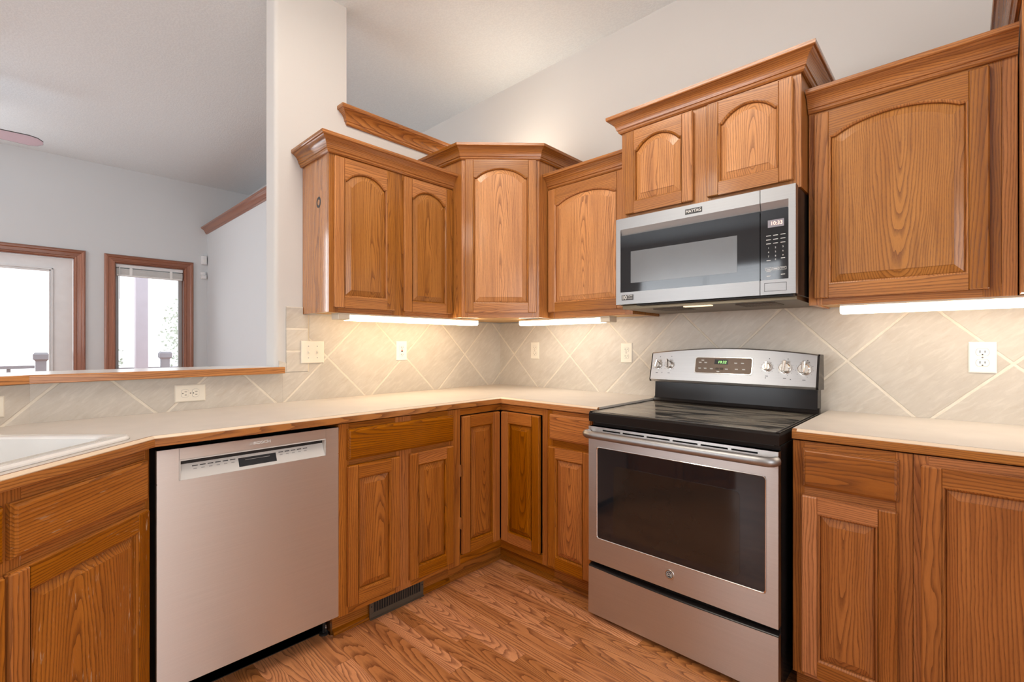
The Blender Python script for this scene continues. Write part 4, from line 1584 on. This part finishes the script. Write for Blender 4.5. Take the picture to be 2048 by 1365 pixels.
for x in KX:
    b = MB()
    outline_box(b, x - 0.0112, x + 0.0112, 1.481, 1.4915, 0.0010, yF + 0.0009, yF + 0.0017)
    b.box(x - 0.007, x + 0.007, yF + 0.0009, yF + 0.0017, 1.4852, 1.4872)
    b.build('key_outline', 'white_print', kp)
b = MB()
outline_box(b, 0.6455, 0.7215, 1.402, 1.4335, 0.0014, yF - 0.0004, yF + 0.0008)
b.build('name_frame', 'dark_print', mc)
b = MB()
b.box(0.3365, 0.4085, yF - 0.0012, yF + 0.0005, 1.7545, 1.7765)
lg = b.build('logo_plate', 'dark_print', md)
text('lettering', 'MAYTAG', 0.0175, 'white_print', lg, (0.3725, yF - 0.0016, 1.7655), sx=0.93, bold=0.0004)
b = MB()
b.box(0.0305, 0.0915, yF - 0.0006, yF + 0.0005, 1.4075, 1.4325)
wl = b.build('warranty_label', 'dark_print', md)
text('lettering', '10', 0.026, 'white_print', wl, (0.0445, yF - 0.0010, 1.4200), bold=0.0006)
text('lettering', 'YEAR', 0.0105, 'white_print', wl, (0.0735, yF - 0.0010, 1.4270), sx=1.15)
b = MB()
for z in (1.4175, 1.4135):
    b.box(0.060, 0.087, yF - 0.0010, yF + 0.0002, z, z + 0.0022)
b.build('fine_print', 'grey_print', wl)
b = MB()
b.prism([(-0.468, 1.3885), (-0.430, 1.3875), (-0.430, 1.3700), (-0.12, 1.366), (-0.015, 1.366), (-0.015, 1.3885)], 0.010, MWW - 0.006, axis='x')
un = b.build('underside', 'mw_under', mw)
box_obj('vent_gap', 'black_matte', un, 0.10, MWW - 0.01, -0.462, -0.4295, 1.381, 1.3872)
for x in (0.06, 0.43):
    b = MB()
    b.box(x + 0.075, x + 0.225, -0.365, -0.235, 1.3650, 1.3695)
    for i in range(12):
        b.box(x + 0.08 + i * 0.012, x + 0.087 + i * 0.012, -0.36, -0.24, 1.3640, 1.3692)
    b.build('grease_filter', 'vent', un)
box_obj('hob_lamp', emit('hob_lamp_lens', (1.0, 0.75, 0.45), 1.2), un, 0.30, 0.42, -0.41, -0.385, 1.3655, 1.3695)

# ------------------------------------------------------------------ under-cabinet lights


def strip(label, loc, rz, L, mat, cap_left, cap_right, zh=0.034, dp=0.075):
    t = thing('under_cabinet_light', label, 'light', loc, rz, 'fluorescent strip lights')
    b = MB()
    b.box(0, L, 0.0, dp, zh - 0.008, zh - 0.0002, bev=0.001)
    if cap_left:
        b.box(0, cap_left, 0.001, dp, 0.002, zh - 0.006, bev=0.003)
    if cap_right:
        b.box(L - cap_right, L, 0.001, dp, 0.002, zh - 0.006, bev=0.003)
    b.build('housing', 'fixture', t)
    b = MB()
    a0, a1 = cap_left + 0.001, L - cap_right - 0.001
    prof = [(0.002, zh - 0.0085), (0.002, 0.010), (0.005, 0.003), (0.012, 0.0), (dp - 0.012, 0.0), (dp - 0.004, 0.004), (dp - 0.002, zh - 0.0085)]
    b.prism(prof, a0, a1, axis='x')
    b.build('diffuser', mat, t)
    return t


strip('warm fluorescent strip light under the two-door wall cabinet on the side wall', (0.290, -1.385, 1.3185), R(90), 0.905, 'tube_warm', 0.060, 0.0)
strip('short fluorescent strip light under the single-door cabinet left of the microwave', (0.448, -0.285, 1.3185), 0, 0.650, 'tube_white', 0.0, 0.060)
strip('long white fluorescent strip light under the wide cabinet right of the microwave', (2.108, -0.290, 1.3175), 0, 0.92, 'tube_white', 0.0, 0.0, zh=0.036)

# ------------------------------------------------------------------ outlets and switches (local: x right, y into the wall, z up, centre of plate at the origin)


def plate(b, w, h, t=0.005):
    def r(hw, hh, y):
        return [(-hw, y, -hh), (hw, y, -hh), (hw, y, hh), (-hw, y, hh)]
    b.loops([r(w / 2, h / 2, 0), r(w / 2, h / 2, -t * 0.45), r(w / 2 - 0.004, h / 2 - 0.004, -t)], cap=True)


def duplex(label, loc, rz, mat='plate', roll=0.0, h=0.114, w=0.074):
    t = thing('duplex_outlet', label, 'outlet', loc, rz, 'wall outlets')
    t.rotation_euler = Matrix.Rotation(rz, 3, 'Z').to_4x4().to_euler()
    b = MB()
    plate(b, w, h)
    parts = [b.build('cover_plate', mat, t)]
    for s in (-1, 1):
        b = MB()
        pts = []
        for i in range(32):
            a = 2 * math.pi * i / 32
            pts.append((0.0172 * math.cos(a), max(-0.0125, min(0.0125, 0.0172 * math.sin(a))) + s * 0.0195))
        b.prism(pts, -0.0068, -0.004, axis='y')
        f = b.build('receptacle', mat, t)
        b = MB()
        for dx, hh in ((-0.0065, 0.0045), (0.0065, 0.0037)):
            b.box(dx - 0.0011, dx + 0.0011, -0.0071, -0.0060, s * 0.0195 + 0.002 - hh, s * 0.0195 + 0.002 + hh)
        b.cyl((0, -0.0071, s * 0.0195 - 0.0085), (0, -0.0060, s * 0.0195 - 0.0085), 0.0024, n=10)
        b.build('socket_slots', 'slot', f)
        # thin shadow gap round the receptacle
        b = MB()
        n = len(pts)
        b.loops([[(p[0] * 1.06, -0.00515, (p[1] - s * 0.0195) * 1.06 + s * 0.0195) for p in pts], [(p[0], -0.00525, p[1]) for p in pts]])
        b.build('receptacle_gap', 'grey_print', f)
        parts.append(f)
    b = MB()
    b.cyl((0, -0.0062, 0), (0, -0.0045, 0), 0.0028, n=12)
    parts.append(b.build('screw', 'chrome', t))
    if roll:
        for p in parts:
            p.rotation_euler = (0, R(roll), 0)
    return t


duplex('ivory duplex outlet on the back wall tiles nearest the room corner', (0.347, -0.0105, 1.160), 0)
duplex('ivory duplex outlet on the tiles just left of the range', (1.0425, -0.0105, 1.152), 0)
duplex('white duplex outlet on the tiles right of the range', (2.4985, -0.0105, 1.152), 0, 'plate_white')
duplex('ivory duplex outlet mounted sideways under the bar ledge', (0.0105, -1.925, 0.9885), R(90), roll=90)
mt_ = Matrix.Translation((0, -2.415, 0)) @ Matrix.Rotation(TA, 4, 'Z') @ Matrix.Translation((0.0105, -0.130, 0.985))
duplex('ivory duplex outlet mounted sideways at the left edge above the sink', tuple(mt_.translation), R(90) + TA, roll=90)

gf = thing('safety_outlet', 'white rectangular outlet with red test button under the two-door wall cabinet', 'outlet', (0.0105, -0.8505, 1.163), R(90), 'wall outlets')
b = MB()
plate(b, 0.074, 0.116)
b.build('cover_plate', 'plate_white', gf)
box_obj('receptacle', 'plate_white', gf, -0.0165, 0.0165, -0.0072, -0.004, -0.0335, 0.0335, bev=0.0015)
b = MB()
for s in (-1, 1):
    for dx in (-0.0065, 0.0065):
        b.box(dx - 0.0011, dx + 0.0011, -0.0077, -0.0068, s * 0.021 - 0.004, s * 0.021 + 0.004)
    b.cyl((0, -0.0077, s * 0.021 - 0.009), (0, -0.0068, s * 0.021 - 0.009), 0.0023, n=10)
b.build('socket_slots', 'slot', gf)
box_obj('test_button', 'red', gf, -0.006, 0.006, -0.0085, -0.007, 0.0012, 0.0062)
box_obj('reset_button', 'slot', gf, -0.006, 0.006, -0.0085, -0.007, -0.0062, -0.0012)

sw = thing('light_switch', 'ivory double toggle switch plate on the tiles beside the column', 'switch', (0.0125, -1.389, 1.1615), R(90))
b = MB()
plate(b, 0.120, 0.116, 0.006)
b.build('cover_plate', 'plate', sw)
for x in (-0.023, 0.023):
    b = MB()
    b.box(x - 0.005, x + 0.005, -0.0068, -0.005, -0.012, 0.012)
    tg = b.build('toggle_surround', 'plate', sw)
    b = MB()
    b.prism([(-0.0065, -0.004), (-0.0065, 0.006), (-0.019, -0.002), (-0.017, -0.008)], x - 0.0034, x + 0.0034, axis='x')
    b.build('toggle', 'plate', tg)
b = MB()
for x in (-0.023, 0.023):
    for z in (-0.030, 0.030):
        b.cyl((x, -0.0068, z), (x, -0.0055, z), 0.0028, n=12)
b.build('screws', 'grey_print', sw)

# ------------------------------------------------------------------ floor register in the toe kick
vt = thing('toe_kick_vent', 'bronze-grey slotted vent in the toe kick by the dishwasher', 'vent', (0.5775, -1.388, 0.0), R(90))
VL, VH = 0.284, 0.086
b = MB()
b.box(0, VL, -0.004, 0.0, 0.004, 0.026, bev=0.001)
b.box(0, VL, -0.004, 0.0, VH - 0.012, VH, bev=0.001)
b.box(0, 0.020, -0.004, 0.0, 0.026, VH - 0.012)
b.box(VL - 0.018, VL, -0.004, 0.0, 0.026, VH - 0.012)
b.prism([(-0.004, 0.004), (-0.012, 0.0005), (-0.004, 0.0005)], 0, VL, axis='x')
b.build('frame', 'vent', vt)
b = MB()
for i in range(1, 20):
    x = 0.020 + (VL - 0.038) * i / 20
    b.box(x - 0.0015, x + 0.0015, -0.0035, 0.004, 0.026, VH - 0.012)
b.build('louvres', 'vent', vt)
box_obj('duct_opening', 'black_matte', vt, 0.018, VL - 0.016, -0.001, 0.0165, 0.024, VH - 0.010)
b = MB()
for x in (0.009, VL - 0.008):
    b.cyl((x, -0.0052, 0.055), (x, -0.0035, 0.055), 0.003, n=10)
b.build('screws', 'black_matte', vt)

# ------------------------------------------------------------------ living room things
s1 = thing('motion_sensor', 'white motion sensor high in the living room corner', 'sensor', (XF, -0.935, 2.18))
b = MB()
b.loops([[(x, p[0], p[1]) for p in rrect(-0.027 + i, 0.027 - i, -0.052 + i, 0.052 - i, 0.008)] for x, i in ((0.001, 0.0), (0.030, 0.0), (0.042, 0.006))], cap=True)
b.build('housing', 'white', s1, smooth=30)
box_obj('lens', 'blind', s1, 0.038, 0.0445, -0.017, 0.017, -0.030, 0.010, bev=0.002)
s2 = thing('alarm_contact', 'small white two-piece alarm box below the motion sensor', 'sensor', (XF, -0.938, 2.004))
box_obj('upper_block', 'white', s2, 0.001, 0.026, -0.030, 0.020, 0.004, 0.040, bev=0.004)
box_obj('lower_block', 'white', s2, 0.001, 0.036, -0.024, 0.026, -0.040, 0.002, bev=0.004)

fan = thing('ceiling_fan', 'ceiling fan with a whitewashed blade tip at the left edge of the picture', 'ceiling fan', (-2.52, -2.94, 2.705))
b = MB()
b.cyl((0, 0, 0.25), (0, 0, H_CEIL - 2.705), 0.065, 0.045)
b.cyl((0, 0, 0.06), (0, 0, 0.26), 0.013)
b.build('downrod', 'white', fan)
b = MB()
b.cyl((0, 0, -0.05), (0, 0, 0.07), 0.115, 0.10, n=36)
b.build('motor', 'white', fan, smooth=40)
for k in range(5):
    b = MB()
    prof = [(0.17, -0.055), (0.56, -0.070), (0.605, -0.055), (0.635, -0.02), (0.635, 0.02), (0.605, 0.055), (0.56, 0.070), (0.17, 0.055)]
    mt = Matrix.Rotation(R(90 + 72 * k), 4, 'Z') @ Matrix.Rotation(R(-12), 4, 'X')
    b.prism(prof, -0.003, 0.003, axis='z', g='x', mat=mt)
    bl_ = b.build('blade', 'fan', fan)
    b = MB()
    b2 = bmesh.new()
    rw_ = []
    for q in prof:
        rw_.append([b2.verts.new(mt @ Vector((q[0] + 0.001 * (1 if q[0] > 0.58 else 0), q[1] * 1.012, zz))) for zz in (-0.0035, 0.0035)])
    for i in range(len(prof)):
        a_, c_ = rw_[i], rw_[(i + 1) % len(prof)]
        b2.faces.new([a_[0], a_[1], c_[1], c_[0]])
    b.absorb(b2)
    b.build('blade_edge', 'dark_print', bl_)
    b = MB()
    b.box(0.09, 0.24, -0.02, 0.02, 0.002, 0.010, mat=mt)
    b.build('blade_arm', 'white', bl_)

# outside: deck, railing, porch post, shrubs
XD = -4.15
b = MB()
b.box(-9.5, XD, -9.0, 3.0, -0.15, -0.02)
tag(b.build('deck', 'deck'), 'bleached deck outside the living room window', 'deck', kind='structure')
pp = thing('porch_post', 'thick pale porch post seen through the narrow window', 'post', (-5.8, -1.236, -0.02))
box_obj('shaft', 'post', pp, -0.07, 0.07, -0.07, 0.07, 0.0, 3.1, bev=0.006)
box_obj('base_trim', 'post', pp, -0.09, 0.09, -0.09, 0.09, 0.0, 0.18, bev=0.006)


def rail_post(label, y, x=-5.8):
    t = thing('railing_post', label, 'post', (x, y, -0.02), 0, 'deck railing posts')
    box_obj('shaft', 'post_dark', t, -0.05, 0.05, -0.05, 0.05, 0, 1.02, bev=0.004)
    b = MB()
    rings = []
    for z, h in ((1.0, 0.05), (1.01, 0.045), (1.03, 0.06), (1.04, 0.072), (1.10, 0.072), (1.125, 0.055)):
        rings.append([(-h, -h, z), (h, -h, z), (h, h, z), (-h, h, z)])
    b.loops(rings, cap=True)
    b.build('cap', 'post_dark', t)


rail_post('weathered railing post cap seen low in the narrow window', -0.965)
rail_post('weathered railing post cap seen low in the patio door glass', -2.225)
rr_ = thing('deck_railing', 'weathered deck railing seen low through the patio door', 'railing', (-5.8, -2.3, -0.02))
b = MB()
b.box(-0.04, 0.04, -3.0, 0.02, 0.93, 0.965, 'y')
b.build('top_rail', 'post_dark', rr_)
b = MB()
b.box(-0.025, 0.025, -3.0, 0.02, 0.10, 0.14, 'y')
b.build('bottom_rail', 'post_dark', rr_)
for i in range(14):
    box_obj('baluster', 'post_dark', rr_, -0.018, 0.018, -0.2 - i * 0.2 - 0.018, -0.2 - i * 0.2 + 0.018, 0.14, 0.93)
r2 = thing('deck_railing', 'weathered deck railing seen through the narrow window', 'railing', (-6.0, -1.9, -0.02))
box_obj('top_rail', 'post_dark', r2, -0.04, 0.04, 0.0, 2.6, 0.86, 0.90, 'y')
for i in range(11):
    box_obj('baluster', 'post_dark', r2, -0.018, 0.018, 0.1 + i * 0.22, 0.136 + i * 0.22, 0.05, 0.86)


def shrub(label, loc, rx, ry, rz_, n, seed):
    rs = random.Random(seed)
    t = thing('shrub', label, 'shrub', loc, 0, 'shrubs outside')
    b2 = bmesh.new()
    for i in range(n):
        a, c = rs.uniform(0, 2 * math.pi), rs.uniform(-1, 1)
        k = rs.uniform(0.3, 1.0) ** 0.5
        s_ = math.sqrt(1 - c * c)
        p = Vector((rx * k * s_ * math.cos(a), ry * k * s_ * math.sin(a), rz_ + rz_ * k * c))
        d = Vector((rs.uniform(-1, 1), rs.uniform(-1, 1), rs.uniform(-0.6, 1))).normalized()
        q = d.orthogonal().normalized()
        q.rotate(Matrix.Rotation(rs.uniform(0, 6), 3, d))
        L = rs.uniform(0.05, 0.09)
        f = d.cross(q) * L * 0.08
        b2.faces.new([b2.verts.new(p), b2.verts.new(p + d * L * 0.5 + q * L * 0.3 + f), b2.verts.new(p + d * L), b2.verts.new(p + d * L * 0.5 - q * L * 0.3 + f)])
    b = MB()
    b.absorb(b2)
    lv = b.build('foliage', 'leaf', t)
    lv['kind'] = 'stuff'
    b = MB()
    for i in range(5):
        a = i * 1.3
        b.tube([(0, 0, 0), (0.2 * rx * math.cos(a), 0.2 * ry * math.sin(a), rz_ * 0.7), (0.6 * rx * math.cos(a), 0.6 * ry * math.sin(a), rz_ * 1.4)], 0.02, 6)
    b.build('stem', 'post_dark', t)


shrub('bleached leafy shrub right of the porch post outside the narrow window', (-8.2, 0.25, -0.02), 0.6, 0.85, 1.25, 2600, 3)
shrub('low bleached shrub left of the porch post outside the narrow window', (-8.0, -1.55, -0.02), 0.5, 0.45, 0.72, 900, 5)

# ------------------------------------------------------------------ globe lamps above the picture; the second is added as fill
for label, (x, y), pw, dr_ in (('round globe lamp close under the ceiling on the dining side behind the camera', (0.45, -3.75), 42.0, 0.17), ('unseen globe lamp added for fill light right of the camera', (3.6, -4.3), 60.0, 0.17)):
    t = thing('globe_lamp', label, 'lamp', (x, y, H_CEIL), 0, 'round globe lamps')
    b = MB()
    b.cyl((0, 0, -0.001), (0, 0, -0.02), 0.07, 0.06, n=32)
    b.cyl((0, 0, -0.02), (0, 0, -dr_ + 0.12), 0.009, n=12)
    b.build('canopy', 'white', t)
    b = MB()
    n = 32
    b.loops([[(0.13 * math.sin(R(a)) * math.cos(2 * math.pi * i / n), 0.13 * math.sin(R(a)) * math.sin(2 * math.pi * i / n), -dr_ + 0.13 * math.cos(R(a))) for i in range(n)] for a in range(12, 180, 12)], cap=True)
    b.build('lamp_shade', 'lamp', t, smooth=80)
    d = bpy.data.lights.new('globe_lamp_light', 'POINT')
    d.shadow_soft_size = 0.14
    d.energy = pw
    d.color = (1.0, 0.94, 0.86)
    o = bpy.data.objects.new('globe_lamp_light', d)
    COL.objects.link(o)
    o.location = (x, y, H_CEIL - dr_)

kl = thing('ceiling_light_box', 'boxy fluorescent ceiling light above the kitchen floor', 'lamp', (1.30, -1.65, H_CEIL))
box_obj('mounting_pan', 'white', kl, -0.60, 0.60, -0.30, 0.30, -0.015, -0.001)
b = MB()
b.prism([(-0.29, -0.016), (-0.27, -0.085), (-0.20, -0.115), (0.20, -0.115), (0.27, -0.085), (0.29, -0.016)], -0.58, 0.58, axis='x')
b.build('diffuser', 'box_lens', kl)
